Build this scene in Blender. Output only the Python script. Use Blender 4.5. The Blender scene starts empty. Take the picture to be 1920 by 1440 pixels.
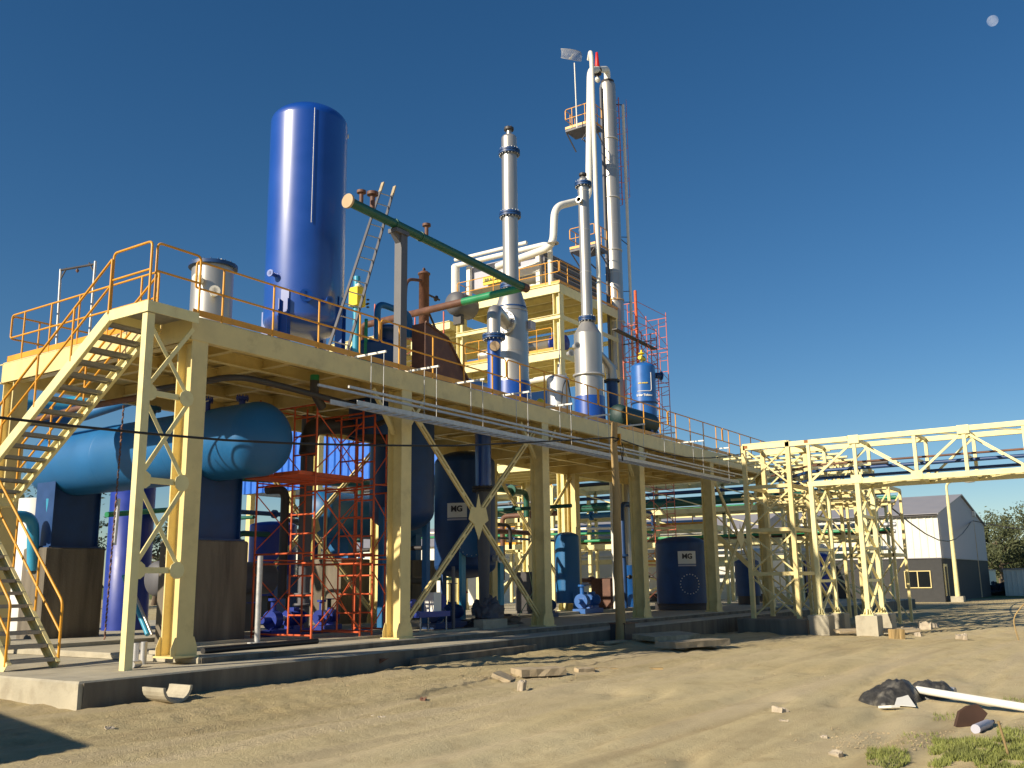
import bpy, bmesh, math, random
from mathutils import Vector, Matrix, noise
random.seed(7)
R = math.radians
V = Vector
sc = bpy.context.scene
COL = sc.collection

# ---------------------------------------------------------------- camera
YAW, PITCH, ROLL, FPX = R(34.02), R(11.658), R(-0.7658), 1796.0
CAM = V((0, 0, 1.235))
_fw = V((math.cos(YAW) * math.cos(PITCH), math.sin(YAW) * math.cos(PITCH), math.sin(PITCH)))
_r = V((math.sin(YAW), -math.cos(YAW), 0)); _u = _r.cross(_fw)
RT = math.cos(ROLL) * _r + math.sin(ROLL) * _u
UP = -math.sin(ROLL) * _r + math.cos(ROLL) * _u
cd = bpy.data.cameras.new('camera'); cam = bpy.data.objects.new('camera', cd); COL.objects.link(cam)
cd.sensor_width = 36; cd.lens = FPX / 1920 * 36; cd.clip_start = 0.05; cd.clip_end = 9000
m = Matrix((RT, UP, -_fw)).transposed().to_4x4(); m.translation = CAM; cam.matrix_world = m
sc.camera = cam

def P(px, py, X=None, Y=None, Z=None):
    """world point seen at photo pixel (px,py) on the plane X=, Y= or Z="""
    d = RT * ((px - 960) / FPX) + UP * (-(py - 720) / FPX) + _fw
    t = (X - CAM.x) / d.x if X is not None else (Y - CAM.y) / d.y if Y is not None else (Z - CAM.z) / d.z
    return CAM + d * t

def rad(pxw, p):
    """radius of a round thing that is pxw photo pixels wide at world point p"""
    return pxw / 2 * (V(p) - CAM).dot(_fw) / FPX
# ---------------------------------------------------------------- light
SUN_AZ, SUN_EL = R(161), R(27)
w = bpy.data.worlds.new("World"); sc.world = w; w.use_nodes = True
nt = w.node_tree; bg = nt.nodes['Background']
sky = nt.nodes.new('ShaderNodeTexSky'); sky.sky_type = 'NISHITA'; sky.sun_disc = False
sky.sun_elevation = SUN_EL; sky.sun_rotation = R(90) - SUN_AZ
sky.air_density = 1.0; sky.dust_density = 0.0; sky.ozone_density = 3.6; sky.altitude = 0
hs = nt.nodes.new('ShaderNodeHueSaturation'); hs.inputs['Saturation'].default_value = 1.24
nt.links.new(sky.outputs[0], hs.inputs['Color']); nt.links.new(hs.outputs[0], bg.inputs[0])
bg.inputs[1].default_value = 0.064
sd = bpy.data.lights.new('sun', 'SUN'); so = bpy.data.objects.new('sun', sd); COL.objects.link(so)
sd.energy = 5.0; sd.angle = R(0.5); sd.color = (1.0, 0.88, 0.68)
sdir = V((math.cos(SUN_AZ) * math.cos(SUN_EL), math.sin(SUN_AZ) * math.cos(SUN_EL), math.sin(SUN_EL)))
so.rotation_euler = sdir.to_track_quat('Z', 'Y').to_euler(); so.location = sdir * 60
sc.view_settings.view_transform = 'Standard'; sc.view_settings.look = 'None'
sc.view_settings.exposure = 0.42; sc.view_settings.gamma = 1
sc.cycles.max_bounces = 8

# ---------------------------------------------------------------- materials
def mat(name, col, rough=0.5, metal=0.0, var=0.12, scale=3.0, bump=0.0, bscale=40.0, stain=None, sscale=1.5, samt=0.5, spec=0.5, coat=0.0, streak=False):
    mt = bpy.data.materials.new(name); mt.use_nodes = True
    n = mt.node_tree.nodes; l = mt.node_tree.links; b = n['Principled BSDF']
    b.inputs['Metallic'].default_value = metal
    b.inputs['Specular IOR Level'].default_value = spec
    b.inputs['Coat Weight'].default_value = coat
    b.inputs['Coat Roughness'].default_value = 0.22
    tc = n.new('ShaderNodeTexCoord')
    mp = n.new('ShaderNodeMapping'); l.new(tc.outputs['Object'], mp.inputs[0])
    if streak: mp.inputs['Scale'].default_value = (1, 1, 0.12)
    nz = n.new('ShaderNodeTexNoise'); nz.inputs['Scale'].default_value = scale; nz.inputs['Detail'].default_value = 6
    l.new(mp.outputs[0], nz.inputs['Vector'])
    cr = n.new('ShaderNodeMapRange'); cr.inputs[1].default_value = .3; cr.inputs[2].default_value = .7
    cr.inputs[3].default_value = 1 - var; cr.inputs[4].default_value = 1 + var
    l.new(nz.outputs[0], cr.inputs[0])
    mx = n.new('ShaderNodeVectorMath'); mx.operation = 'SCALE'
    mx.inputs[0].default_value = col; l.new(cr.outputs[0], mx.inputs['Scale'])
    out = mx.outputs[0]
    if stain:
        n2 = n.new('ShaderNodeTexNoise'); n2.inputs['Scale'].default_value = sscale; n2.inputs['Detail'].default_value = 8; n2.inputs['Roughness'].default_value = .65
        l.new(mp.outputs[0], n2.inputs['Vector'])
        r2 = n.new('ShaderNodeMapRange'); r2.inputs[1].default_value = .52; r2.inputs[2].default_value = .72; r2.inputs[4].default_value = samt
        l.new(n2.outputs[0], r2.inputs[0])
        mm = n.new('ShaderNodeMix'); mm.data_type = 'RGBA'
        l.new(r2.outputs[0], mm.inputs[0]); l.new(out, mm.inputs[6]); mm.inputs[7].default_value = (*stain, 1); out = mm.outputs[2]
    l.new(out, b.inputs['Base Color'])
    rr = n.new('ShaderNodeMapRange'); rr.inputs[3].default_value = max(.03, rough - .08); rr.inputs[4].default_value = min(1, rough + .12)
    l.new(nz.outputs[0], rr.inputs[0]); l.new(rr.outputs[0], b.inputs['Roughness'])
    if bump:
        n3 = n.new('ShaderNodeTexNoise'); n3.inputs['Scale'].default_value = bscale; n3.inputs['Detail'].default_value = 5
        l.new(tc.outputs['Object'], n3.inputs['Vector'])
        bp = n.new('ShaderNodeBump'); bp.inputs['Strength'].default_value = bump; bp.inputs['Distance'].default_value = 0.02
        l.new(n3.outputs[0], bp.inputs['Height']); l.new(bp.outputs[0], b.inputs['Normal'])
    return mt

M = dict(
    cream=mat('cream_paint', (0.74, 0.60, 0.27), .42, var=.07, stain=(.34, .24, .10), sscale=2.2, samt=.35, bump=.08, bscale=25),
    pale=mat('pale_yellow_paint', (0.80, 0.71, 0.36), .42, var=.06, stain=(.45, .25, .08), sscale=2.5, samt=.3),
    orange=mat('orange_yellow_paint', (0.72, 0.33, 0.02), .38, var=.1, stain=(.3, .14, .04), sscale=6, samt=.4),
    rust=mat('orange_scaffold_paint', (0.62, 0.10, 0.025), .55, var=.18, stain=(.18, .05, .03), sscale=7, samt=.6),
    pink=mat('faded_red_scaffold_paint', (0.62, 0.16, 0.10), .6, var=.15),
    blue=mat('gloss_blue_paint', (0.003, 0.055, 0.34), .36, var=.08, scale=1.2, spec=.6, coat=.9, stain=(.005, .08, .38), samt=.25),
    drum=mat('mid_blue_paint', (0.010, 0.11, 0.40), .36, var=.1, spec=.9),
    teal=mat('matte_blue_paint', (0.008, 0.12, 0.32), .48, var=.1, scale=1.0, stain=(.03, .12, .22), samt=.3, bump=.1, bscale=60),
    navy=mat('dark_blue_paint', (0.01, 0.05, 0.17), .45, var=.15),
    cyan=mat('light_blue_pipe_paint', (0.04, 0.30, 0.48), .35, var=.1),
    green=mat('green_pipe_paint', (0.02, 0.24, 0.10), .35, var=.12),
    darkgreen=mat('dark_green_pipe_paint', (0.015, 0.10, 0.07), .4, var=.12),
    steel=mat('stainless_cladding', (0.46, 0.44, 0.41), .38, metal=.7, var=.08, scale=4, streak=True, stain=(.45, .42, .38), samt=.3),
    alu=mat('aluminium_grey', (0.55, 0.55, 0.56), .45, metal=.6, var=.1),
    galv=mat('galvanised_steel', (0.50, 0.50, 0.50), .5, metal=.5, var=.15, scale=10),
    navygreen=mat('black_green_paint', (0.006, 0.03, 0.03), .5, var=.2),
    grey=mat('grey_primer', (0.11, 0.11, 0.125), .55, var=.12),
    shade_maroon=mat('maroon_shadowed_scrap', (0.06, 0.03, 0.02), .8, var=.3),  # shade of a hollow put into the dark maroon colour
    dark=mat('dark_steel', (0.045, 0.04, 0.042), .5, var=.2),
    black=mat('black_rubber', (0.012, 0.012, 0.014), .55, var=.2),
    brown=mat('brown_primer', (0.13, 0.06, 0.04), .6, var=.2, stain=(.25, .12, .06), sscale=3),
    white=mat('white_paint', (0.78, 0.76, 0.70), .5, var=.05, stain=(.5, .46, .38), samt=.3),
    tan=mat('tan_wood_cap', (0.50, 0.36, 0.22), .75, var=.15),
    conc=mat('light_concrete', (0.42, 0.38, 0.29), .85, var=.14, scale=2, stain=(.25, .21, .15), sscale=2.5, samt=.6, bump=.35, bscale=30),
    concd=mat('stained_and_shade_concrete', (0.17, 0.145, 0.11), .9, var=.35, scale=3, stain=(.06, .05, .04), sscale=1.8, samt=.85, bump=.4, bscale=25, streak=True),  # real stains on piers; dark tone also paints shade on the front facings
    wood=mat('weathered_wood', (0.36, 0.25, 0.11), .8, var=.25, scale=6, bump=.3, streak=True),
    woodp=mat('grey_wood_planks', (0.40, 0.32, 0.21), .85, var=.2, scale=6, bump=.3),
    grate=mat('grating', (0.30, 0.29, 0.27), .6, metal=.3, var=.15, scale=8),
    glass=mat('dark_glass', (0.01, 0.012, 0.015), .08, var=.02),
    yellow=mat('bright_yellow_plastic', (0.80, 0.60, 0.02), .4, var=.05),
    rustp=mat('rust', (0.30, 0.12, 0.04), .9, var=.4, scale=12),
    red=mat('red_paint', (0.60, 0.02, 0.02), .45, var=.08),
    yblue=mat('royal_blue_paint', (0.012, 0.035, 0.28), .4, var=.1),
    lilac=mat('pale_lilac_panel', (0.42, 0.42, 0.50), .6, var=.04),
    panel=mat('white_metal_panel', (0.74, 0.72, 0.64), .55, var=.05, scale=1),
    panelg=mat('green_translucent_panel', (0.48, 0.48, 0.30), .5, var=.05),
    roofm=mat('grey_metal_roof', (0.30, 0.29, 0.31), .5, var=.06, scale=1),
    charcoal=mat('charcoal_painted_wall', (0.045, 0.046, 0.048), .8, var=.15, bump=.3, bscale=6),
    bag=mat('black_plastic_sheet', (0.045, 0.043, 0.04), .38, var=.35, scale=9, bump=.9, bscale=18, stain=(.26, .24, .20), sscale=5, samt=.7),
    stone=mat('rubble_stone', (0.45, 0.38, 0.29), .9, var=.25, scale=5, bump=.4),
    clod=mat('dirt_clods', (0.36, 0.28, 0.165), .95, var=.25, scale=5),
    bark=mat('bark', (0.14, 0.10, 0.07), .9, var=.3, bump=.5),
    leaf=mat('leaves', (0.075, 0.085, 0.035), .6, var=.45, scale=1.2),
    leafb=mat('bright_leaves', (0.12, 0.15, 0.04), .6, var=.4, scale=1.2),
    grass=mat('grass_blades', (0.20, 0.22, 0.055), .7, var=.4, scale=3),
)
# corrugated blue cladding keeps its ribs in geometry; dirt ground gets its own material
def ground_material():
    mt = bpy.data.materials.new('packed_dirt'); mt.use_nodes = True
    n = mt.node_tree.nodes; l = mt.node_tree.links; b = n['Principled BSDF']
    b.inputs['Roughness'].default_value = .95; b.inputs['Specular IOR Level'].default_value = .15
    g = n.new('ShaderNodeNewGeometry')
    def nz(s, d=6, r=.55, sc3=None):
        t = n.new('ShaderNodeTexNoise'); t.inputs['Scale'].default_value = s; t.inputs['Detail'].default_value = d; t.inputs['Roughness'].default_value = r
        if sc3:
            mp = n.new('ShaderNodeMapping'); mp.inputs['Scale'].default_value = sc3; l.new(g.outputs['Position'], mp.inputs[0]); l.new(mp.outputs[0], t.inputs['Vector'])
        else: l.new(g.outputs['Position'], t.inputs['Vector'])
        return t.outputs[0]
    def ramp(src, a, bb, lo=0, hi=1):
        m_ = n.new('ShaderNodeMapRange'); m_.inputs[1].default_value = a; m_.inputs[2].default_value = bb; m_.inputs[3].default_value = lo; m_.inputs[4].default_value = hi
        l.new(src, m_.inputs[0]); return m_.outputs[0]
    def mix(f, a, bb):
        m_ = n.new('ShaderNodeMix'); m_.data_type = 'RGBA'; l.new(f, m_.inputs[0])
        if isinstance(a, tuple): m_.inputs[6].default_value = (*a, 1)
        else: l.new(a, m_.inputs[6])
        if isinstance(bb, tuple): m_.inputs[7].default_value = (*bb, 1)
        else: l.new(bb, m_.inputs[7])
        return m_.outputs[2]
    c = mix(ramp(nz(.25, 8), .35, .65), (.50, .405, .22), (.57, .475, .28))
    c = mix(ramp(nz(2.2, 8, .65), .5, .75, 0, .6), c, (.33, .235, .12))
    c = mix(ramp(nz(.9, 6, .6, (.35, 1.6, 1)), .55, .75, 0, .5), c, (.50, .40, .26))
    c = mix(ramp(nz(24, 4, .7), .58, .75, 0, .55), c, (.24, .165, .085))
    c = mix(ramp(nz(70, 3, .7), .66, .78, 0, .3), c, (.55, .47, .34))
    c = mix(ramp(nz(1.0, 5, .55, (.10, 2.2, 1)), .52, .68, 0, .55), c, (.33, .25, .14))
    c = mix(ramp(nz(1.0, 4, .5, (.06, 1.1, 1)), .50, .66, 0, .6), c, (.56, .46, .30))
    # far grass field beyond the yard
    sx = n.new('ShaderNodeSeparateXYZ'); l.new(g.outputs['Position'], sx.inputs[0])
    c = mix(ramp(sx.outputs[0], 84, 92), c, mix(ramp(nz(.3), .4, .6), (.10, .13, .035), (.20, .20, .08)))
    l.new(c, b.inputs['Base Color'])
    bp = n.new('ShaderNodeBump'); l.new(ramp(sx.outputs[1], 6.5, 10.5, .35, 1.0), bp.inputs['Strength']); bp.inputs['Distance'].default_value = .045
    ad = n.new('ShaderNodeMath'); ad.operation = 'ADD'
    l.new(nz(9, 8, .7), ad.inputs[0]); l.new(ramp(nz(45, 5, .7), .3, .7, 0, .35), ad.inputs[1])
    l.new(ad.outputs[0], bp.inputs['Height']); l.new(bp.outputs[0], b.inputs['Normal'])
    return mt
M['dirt'] = ground_material()

# ---------------------------------------------------------------- mesh helpers
class MB:
    def __init__(s): s.v = []; s.f = []; s.sm = []; s.cut = [(0, 0)]
    def add(s, vs, fs, smooth=False):
        o = len(s.v); s.v += [tuple(v) for v in vs]; s.f += [tuple(i + o for i in f) for f in fs]; s.sm += [smooth] * len(fs)
        return s
    def box(s, x0, x1, y0, y1, z0, z1):
        vs = [(x, y, z) for z in (z0, z1) for y in (y0, y1) for x in (x0, x1)]
        return s.add(vs, [(0, 2, 3, 1), (4, 5, 7, 6), (0, 1, 5, 4), (2, 6, 7, 3), (0, 4, 6, 2), (1, 3, 7, 5)])
    def bar(s, a, b, w, h, up=(0, 0, 1)):
        a = V(a); b = V(b); d = (b - a).normalized(); u = V(up)
        if abs(d.dot(u)) > .98: u = V((1, 0, 0))
        sd_ = d.cross(u).normalized(); u = sd_.cross(d)
        vs = []
        for p in (a, b):
            for i, j in ((-1, -1), (1, -1), (1, 1), (-1, 1)): vs.append(p + sd_ * (i * w / 2) + u * (j * h / 2))
        return s.add(vs, [(3, 2, 1, 0), (4, 5, 6, 7), (0, 1, 5, 4), (1, 2, 6, 5), (2, 3, 7, 6), (3, 0, 4, 7)])
    def ibeam(s, a, b, w, h, up=(0, 0, 1), t=.018):
        a = V(a); b = V(b); d = (b - a).normalized(); u = V(up); sd_ = d.cross(u).normalized(); u = sd_.cross(d)
        s.bar(a + u * (h / 2 - t / 2), b + u * (h / 2 - t / 2), w, t, u); s.bar(a - u * (h / 2 - t / 2), b - u * (h / 2 - t / 2), w, t, u)
        return s.bar(a, b, t, h - 2 * t, u)
    def tube(s, pts, r, seg=10, cap=True, smooth=True):
        pts = [V(p) for p in pts]; n = len(pts); rs = r if isinstance(r, (list, tuple)) else [r] * n
        d0 = (pts[1] - pts[0]).normalized(); ref = V((0, 0, 1)) if abs(d0.z) < .9 else V((1, 0, 0))
        vs = []
        for i, p in enumerate(pts):
            if i == 0: d = d0
            elif i == n - 1: d = (pts[-1] - pts[-2]).normalized()
            else: d = ((pts[i] - pts[i - 1]).normalized() + (pts[i + 1] - pts[i]).normalized()).normalized()
            x = ref - d * ref.dot(d)
            if x.length < 1e-4: x = V((1, 0, 0)) - d * d.x
            x.normalize(); ref = x; y = d.cross(x); k = 1.0
            if 0 < i < n - 1: k = 1 / max(.5, math.sqrt((1 + (pts[i] - pts[i - 1]).normalized().dot((pts[i + 1] - pts[i]).normalized())) / 2))
            for j in range(seg):
                a = 2 * math.pi * j / seg; vs.append(p + (x * math.cos(a) + y * math.sin(a)) * rs[i])
        fs = [(i * seg + j, i * seg + (j + 1) % seg, (i + 1) * seg + (j + 1) % seg, (i + 1) * seg + j) for i in range(n - 1) for j in range(seg)]
        s.add(vs, fs, smooth)
        if cap:
            s.add(vs[:seg], [tuple(reversed(range(seg)))]); s.add(vs[-seg:], [tuple(range(seg))])
        return s
    def lathe(s, o, prof, axis='Z', seg=36, smooth=True):
        """prof: (radius, height) pairs; duplicate a pair for a hard edge"""
        o = V(o); A = {'Z': (V((1, 0, 0)), V((0, 1, 0)), V((0, 0, 1))), 'Y': (V((1, 0, 0)), V((0, 0, 1)), V((0, -1, 0))), 'X': (V((0, 1, 0)), V((0, 0, 1)), V((1, 0, 0)))}
        ax = A[axis] if isinstance(axis, str) else axis
        vs = []
        for r, h in prof:
            for j in range(seg):
                a = 2 * math.pi * j / seg; vs.append(o + (ax[0] * math.cos(a) + ax[1] * math.sin(a)) * max(r, 1e-4) + ax[2] * h)
        fs = []
        for i in range(len(prof) - 1):
            if prof[i] == prof[i + 1]: continue
            for j in range(seg): fs.append((i * seg + j, i * seg + (j + 1) % seg, (i + 1) * seg + (j + 1) % seg, (i + 1) * seg + j))
        return s.add(vs, fs, smooth)
    def cyl(s, a, b, r, seg=16): return s.tube([a, b], r, seg)
    def disc_bolts(s, c, n, R_, r, h, axis='Z'):
        c = V(c)
        for k in range(n):
            a = 2 * math.pi * (k + .5) / n
            if axis == 'Z': p = c + V((math.cos(a) * R_, math.sin(a) * R_, 0)); d = V((0, 0, h))
            elif axis == 'Y': p = c + V((math.cos(a) * R_, 0, math.sin(a) * R_)); d = V((0, h, 0))
            else: p = c + V((0, math.cos(a) * R_, math.sin(a) * R_)); d = V((h, 0, 0))
            s.tube([p - d, p + d], r, 6)
        return s
    def mark(s): s.cut.append((len(s.v), len(s.f))); return s
    def build_each(s, name, m_, parent=None):
        """one object per marked piece"""
        c = s.cut + ([(len(s.v), len(s.f))] if s.cut[-1][0] != len(s.v) else []); out = []
        for (v0, f0), (v1, f1) in zip(c, c[1:]):
            q = MB(); q.v = s.v[v0:v1]; q.f = [tuple(i - v0 for i in f) for f in s.f[f0:f1]]; q.sm = s.sm[f0:f1]; out.append(q.build(name, m_, parent))
        return out
    def build(s, name, m_, parent=None, sharp=None):
        me = bpy.data.meshes.new(name); me.from_pydata(s.v, [], s.f); me.validate()
        me.polygons.foreach_set('use_smooth', s.sm[:len(me.polygons)] if len(s.sm) >= len(me.polygons) else [False] * len(me.polygons))
        me.materials.append(M[m_] if isinstance(m_, str) else m_); me.update()
        o = bpy.data.objects.new(name, me); COL.objects.link(o)
        if parent is not None:
            o.parent = parent
            off = V((0, 0, 0)); q = parent
            while q is not None: off += q.location; q = q.parent
            o.location = -off
        return o

def thing(name, label, cat, loc=(0, 0, 0), group=None, kind=None):
    o = bpy.data.objects.new(name, None); COL.objects.link(o); o.location = loc; o.empty_display_size = .3
    return tag(o, label, cat, group, kind)
def tag(o, label=None, cat=None, group=None, kind=None):
    if label: o['label'] = label
    if cat: o['category'] = cat
    if group: o['group'] = group
    if kind: o['kind'] = kind
    return o
def copytree(o, delta, label=None, parent=None):
    c = o.copy(); COL.objects.link(c)
    if parent is None: c.location = V(o.location) + V(delta)
    else: c.parent = parent
    if label: c['label'] = label
    for ch in list(o.children): copytree(ch, delta, None, c)
    return c
def arc(c, a, b, r, a0, a1, n=7):
    """points on an arc in the plane spanned by unit vectors a,b"""
    c = V(c); a = V(a); b = V(b)
    return [c + (a * math.cos(t) + b * math.sin(t)) * r for t in [a0 + (a1 - a0) * i / n for i in range(n + 1)]]
def bend(pts, r=.2, n=5):
    """round the corners of a polyline"""
    pts = [V(p) for p in pts]; out = [pts[0]]
    for i in range(1, len(pts) - 1):
        p = pts[i]; d0 = (pts[i - 1] - p); d1 = (pts[i + 1] - p); k = min(r, d0.length * .45, d1.length * .45)
        a = p + d0.normalized() * k; b = p + d1.normalized() * k
        for j in range(n + 1):
            t = j / n; out.append(a * (1 - t) ** 2 + p * 2 * t * (1 - t) + b * t * t)
    return out + [pts[-1]]
def cloud_box(x0, x1, y0, y1): return random.uniform(x0, x1), random.uniform(y0, y1)
def text_mesh(s, size, m_, name, parent, mtx, bold=0.0):
    cu = bpy.data.curves.new(name, 'FONT'); cu.body = s; cu.size = size; cu.extrude = .004; cu.offset = bold; cu.align_x = 'CENTER'; cu.align_y = 'CENTER'
    o = bpy.data.objects.new(name, cu); COL.objects.link(o)
    dg = bpy.context.evaluated_depsgraph_get(); me = bpy.data.meshes.new_from_object(o.evaluated_get(dg))
    bpy.data.objects.remove(o); me.transform(mtx); me.materials.clear(); me.materials.append(M[m_])
    o = bpy.data.objects.new(name, me); COL.objects.link(o)
    if parent:
        o.parent = parent; off = V((0, 0, 0)); q = parent
        while q is not None: off += q.location; q = q.parent
        o.location = -off
    return o

# ================================================================ SETTING
def sstep(a, b, x):
    t = min(1, max(0, (x - a) / (b - a))); return t * t * (3 - 2 * t)
def gz(x, y):
    z = -.42 - .2 * sstep(24, 36, x)
    d = math.hypot(x, y)
    if d < 60:
        f = 1 - sstep(35, 60, d)
        n1 = noise.noise(V((x * .45, y * .9, 3.1))); n2 = noise.noise(V((x * .7, y * 3.2, 9.7))); n3 = noise.noise(V((x * 5, y * 5, 1.3)))
        n4 = noise.noise(V((x * 11, y * 11, 4.3)))
        rg = noise.noise(V((x * .22, y * 1.5 + .35 * x * .2, 31.0)))
        churn = (max(0, noise.noise(V((x * .35, y * .8, 17.0)))) * 2.2 + .25) * sstep(8.0, 10.4, y + .12 * max(0, 8 - x)) + .12
        z += f * (.025 * n1 + .022 * n2 + (.004 + .026 * churn) * n3 + (.001 + .016 * churn) * n4 - .05 * math.exp(-(rg / .10) ** 2))
        # dirt pushed up along the slab, churned strip in front of it
        b = math.exp(-((y - (12.45 - .1 * sstep(18, 30, x) * (x - 18) * .9)) / .45) ** 2) * sstep(11, 15, x) * (1 - sstep(34, 40, x))
        z += b * (.07 + .10 * noise.noise(V((x * 1.1, y * 2, 5)))) 
        c = math.exp(-((y - 10.6) / .8) ** 2) * sstep(6, 9, x) * (1 - sstep(18, 24, x))
        z += c * .05 * noise.noise(V((x * 3.2, y * 3.2, 7)))
        # low mound of soil by the grass verge
        z += .10 * math.exp(-((x - 10.3) ** 2 + (y - 1.5) ** 2) / 1.5)
    return z
def build_ground():
    ang = []; a = -180.0
    while a < 180:
        ang.append(a); a += .36 if -4 <= a < 74 else 3.0
    rad = [.02]; r = .6
    while r < 4000:
        rad.append(r); r *= 1.0135 if r < 60 else 1.12
    vs = []
    for r in rad:
        for a in ang:
            x = r * math.cos(R(a)); y = r * math.sin(R(a)); vs.append((x, y, gz(x, y)))
    na = len(ang)
    fs = [(i * na + j, (i + 1) * na + j, (i + 1) * na + (j + 1) % na, i * na + (j + 1) % na) for i in range(len(rad) - 1) for j in range(na)]
    mb = MB(); mb.add(vs, fs, True)
    tag(mb.build('ground', 'dirt'), 'sandy packed dirt yard with ruts and loose clods', 'ground', kind='structure')
build_ground()

# concrete base under the plant: low slab, raised plinth, channel curbs
def rough_slab(name, x0, x1, y0, y1, z0, z1, m_, label=None, jit=.012, step=.35):
    """a cast slab whose arris is slightly broken"""
    mb = MB(); nx = max(2, int((x1 - x0) / step)); ny = max(2, int((y1 - y0) / step))
    ring = [(x0 + (x1 - x0) * i / nx, y0) for i in range(nx)] + [(x1, y0 + (y1 - y0) * i / ny) for i in range(ny)] + [(x1 - (x1 - x0) * i / nx, y1) for i in range(nx)] + [(x0, y1 - (y1 - y0) * i / ny) for i in range(ny)]
    n = len(ring); vs = []
    cx, cy = (x0 + x1) / 2, (y0 + y1) / 2
    for k, (dz, inn) in enumerate(((z0, 0), (z1 - .03, 0), (z1, .03))):
        for (x, y) in ring:
            j = jit * noise.noise(V((x * 2.1, y * 2.1, k * 3)))
            sx_ = inn * (1 if x < cx else -1) if x in (x0, x1) else 0; sy_ = inn * (1 if y < cy else -1) if y in (y0, y1) else 0
            vs.append((x + sx_ + (j if x in (x0, x1) else 0), y + sy_ + (j if y in (y0, y1) else 0), dz + (j * .6 if k else 0)))
    fs = [(k * n + j, k * n + (j + 1) % n, (k + 1) * n + (j + 1) % n, (k + 1) * n + j) for k in range(2) for j in range(n)]
    fs.append(tuple(2 * n + j for j in range(n)))
    mb.add(vs, fs); o = mb.build(name, m_)
    return tag(o, label or 'concrete base slab under the steel platform', 'slab', kind='structure')
rough_slab('foundation_slab', 8.25, 62, 13.05, 34, -1.2, -.08, 'conc')
rough_slab('foundation_plinth', 11.05, 44, 14.02, 27.2, -.07, .035, 'conc', 'raised concrete plinth carrying the columns')
tag(MB().box(8.32, 62, 13.022, 13.046, -1.2, -.10).build('slab_front_shade', 'concd'), 'thin dark facing painting in the shade on the foundation slab front', 'slab face', kind='structure')  # added sheet: shade of the slab front put into its dark colour
tag(MB().box(11.1, 43.95, 13.99, 14.012, -.08, .02).build('plinth_front_shade', 'concd'), 'thin dark facing painting in the shade on the plinth front', 'slab face', kind='structure')  # added sheet, shade of the plinth front painted as dark concrete
mb = MB()
for (x0, x1, y0, y1, z0, z1) in ((11.2, 13.0, 15.4, 15.6, .03, .10), (14.3, 22.4, 15.0, 15.12, .03, .09), (11.3, 22.4, 18.9, 19.1, .03, .12), (23.2, 40, 18.2, 18.45, .03, .14), (13.2, 22.4, 16.7, 16.85, .03, .10)):
    mb.box(x0, x1, y0, y1, z0, z1)
tag(mb.build('concrete_curb', 'conc'), 'low concrete drainage curbs across the plinth', 'curb', kind='structure')

# ================================================================ STEEL PLATFORM
XS = [10.9, 16.7, 22.7, 28.7, 34.7, 40.7]; YF, YB = 14.21, 20.2; ZD = 6.06
def hcol(x, y, z0, z1, w=.34, d=.42, base=True):
    """H column, flanges facing front and back, flared base plate"""
    mb = MB(); t = .03
    mb.box(x - w / 2, x + w / 2, y, y + t, z0, z1); mb.box(x - w / 2, x + w / 2, y + d - t, y + d, z0, z1)
    mb.box(x - .012, x + .012, y + t, y + d - t, z0, z1)
    if base:
        mb.box(x - w / 2 - .1, x + w / 2 + .1, y - .06, y + d + .06, z0 - .001, z0 + .03)
        for s in (-1, 1):
            for yy in (y + .004, y + d - .014):
                xa = x + s * w / 2; vs = [(xa, yy, z0 + .03), (xa + s * .1, yy, z0 + .03), (xa + s * .1, yy, z0 + .16), (xa + s * .03, yy, z0 + .34), (xa, yy, z0 + .34)]
                vs2 = [(a, b + .01, c) for a, b, c in vs]
                mb.add(vs + vs2, [(0, 1, 2, 3, 4), (9, 8, 7, 6, 5)] + [(i, (i + 1) % 5 + 0, (i + 1) % 5 + 5, i + 5) for i in range(5)])
    return mb
plat = thing('steel_platform', 'long cream painted steel platform on H columns carrying the process vessels', 'platform', (XS[0], YF, .035))
for x in XS:
    hcol(x, YF, .035, 5.62).build('column', 'cream', plat)
    hcol(x, YB, .035, 5.62).build('column', 'cream', plat)
mb = MB()
XL, XR = 10.68, 41.2
for y in (YF, YB + .42):
    mb.mark() if y > YF else 0; mb.bar((XL, y, ZD - .235), (XR, y, ZD - .235), .03, .42)
    mb.bar((XL, y + .06, ZD - .03), (XR, y + .06, ZD - .03), .14, .022); mb.bar((XL, y + .06, ZD - .44), (XR, y + .06, ZD - .44), .14, .022)
mb.build_each('edge_beam', 'cream', plat)
mb = MB()
mb.bar((XL + .015, YF + .02, ZD - .235), (XL + .015, YB + .4, ZD - .235), .03, .42).mark()
mb.bar((XR - .015, YF + .02, ZD - .235), (XR - .015, YB + .4, ZD - .235), .03, .42)
mb.build_each('end_beam', 'cream', plat)
mb = MB()
for x in XS: mb.ibeam((x, YF + .15, ZD - .24), (x, YB + .38, ZD - .24), .2, .38)
k = 0; x = XL + 1.5
while x < XR - .5:
    if min(abs(x - q) for q in XS) > .4: mb.ibeam((x, YF + .15, ZD - .17), (x, YB + .38, ZD - .17), .12, .24)
    x += 1.48
for y in (15.7, 17.2, 18.7): mb.ibeam((XL + .1, y, ZD - .21), (XR - .1, y, ZD - .21), .14, .26)
mb.build('cross_beam', 'cream', plat)
MB().box(XL, XR, YF + .005, YB + .42, ZD - .019, ZD).build('deck_plate', 'cream', plat)
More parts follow.
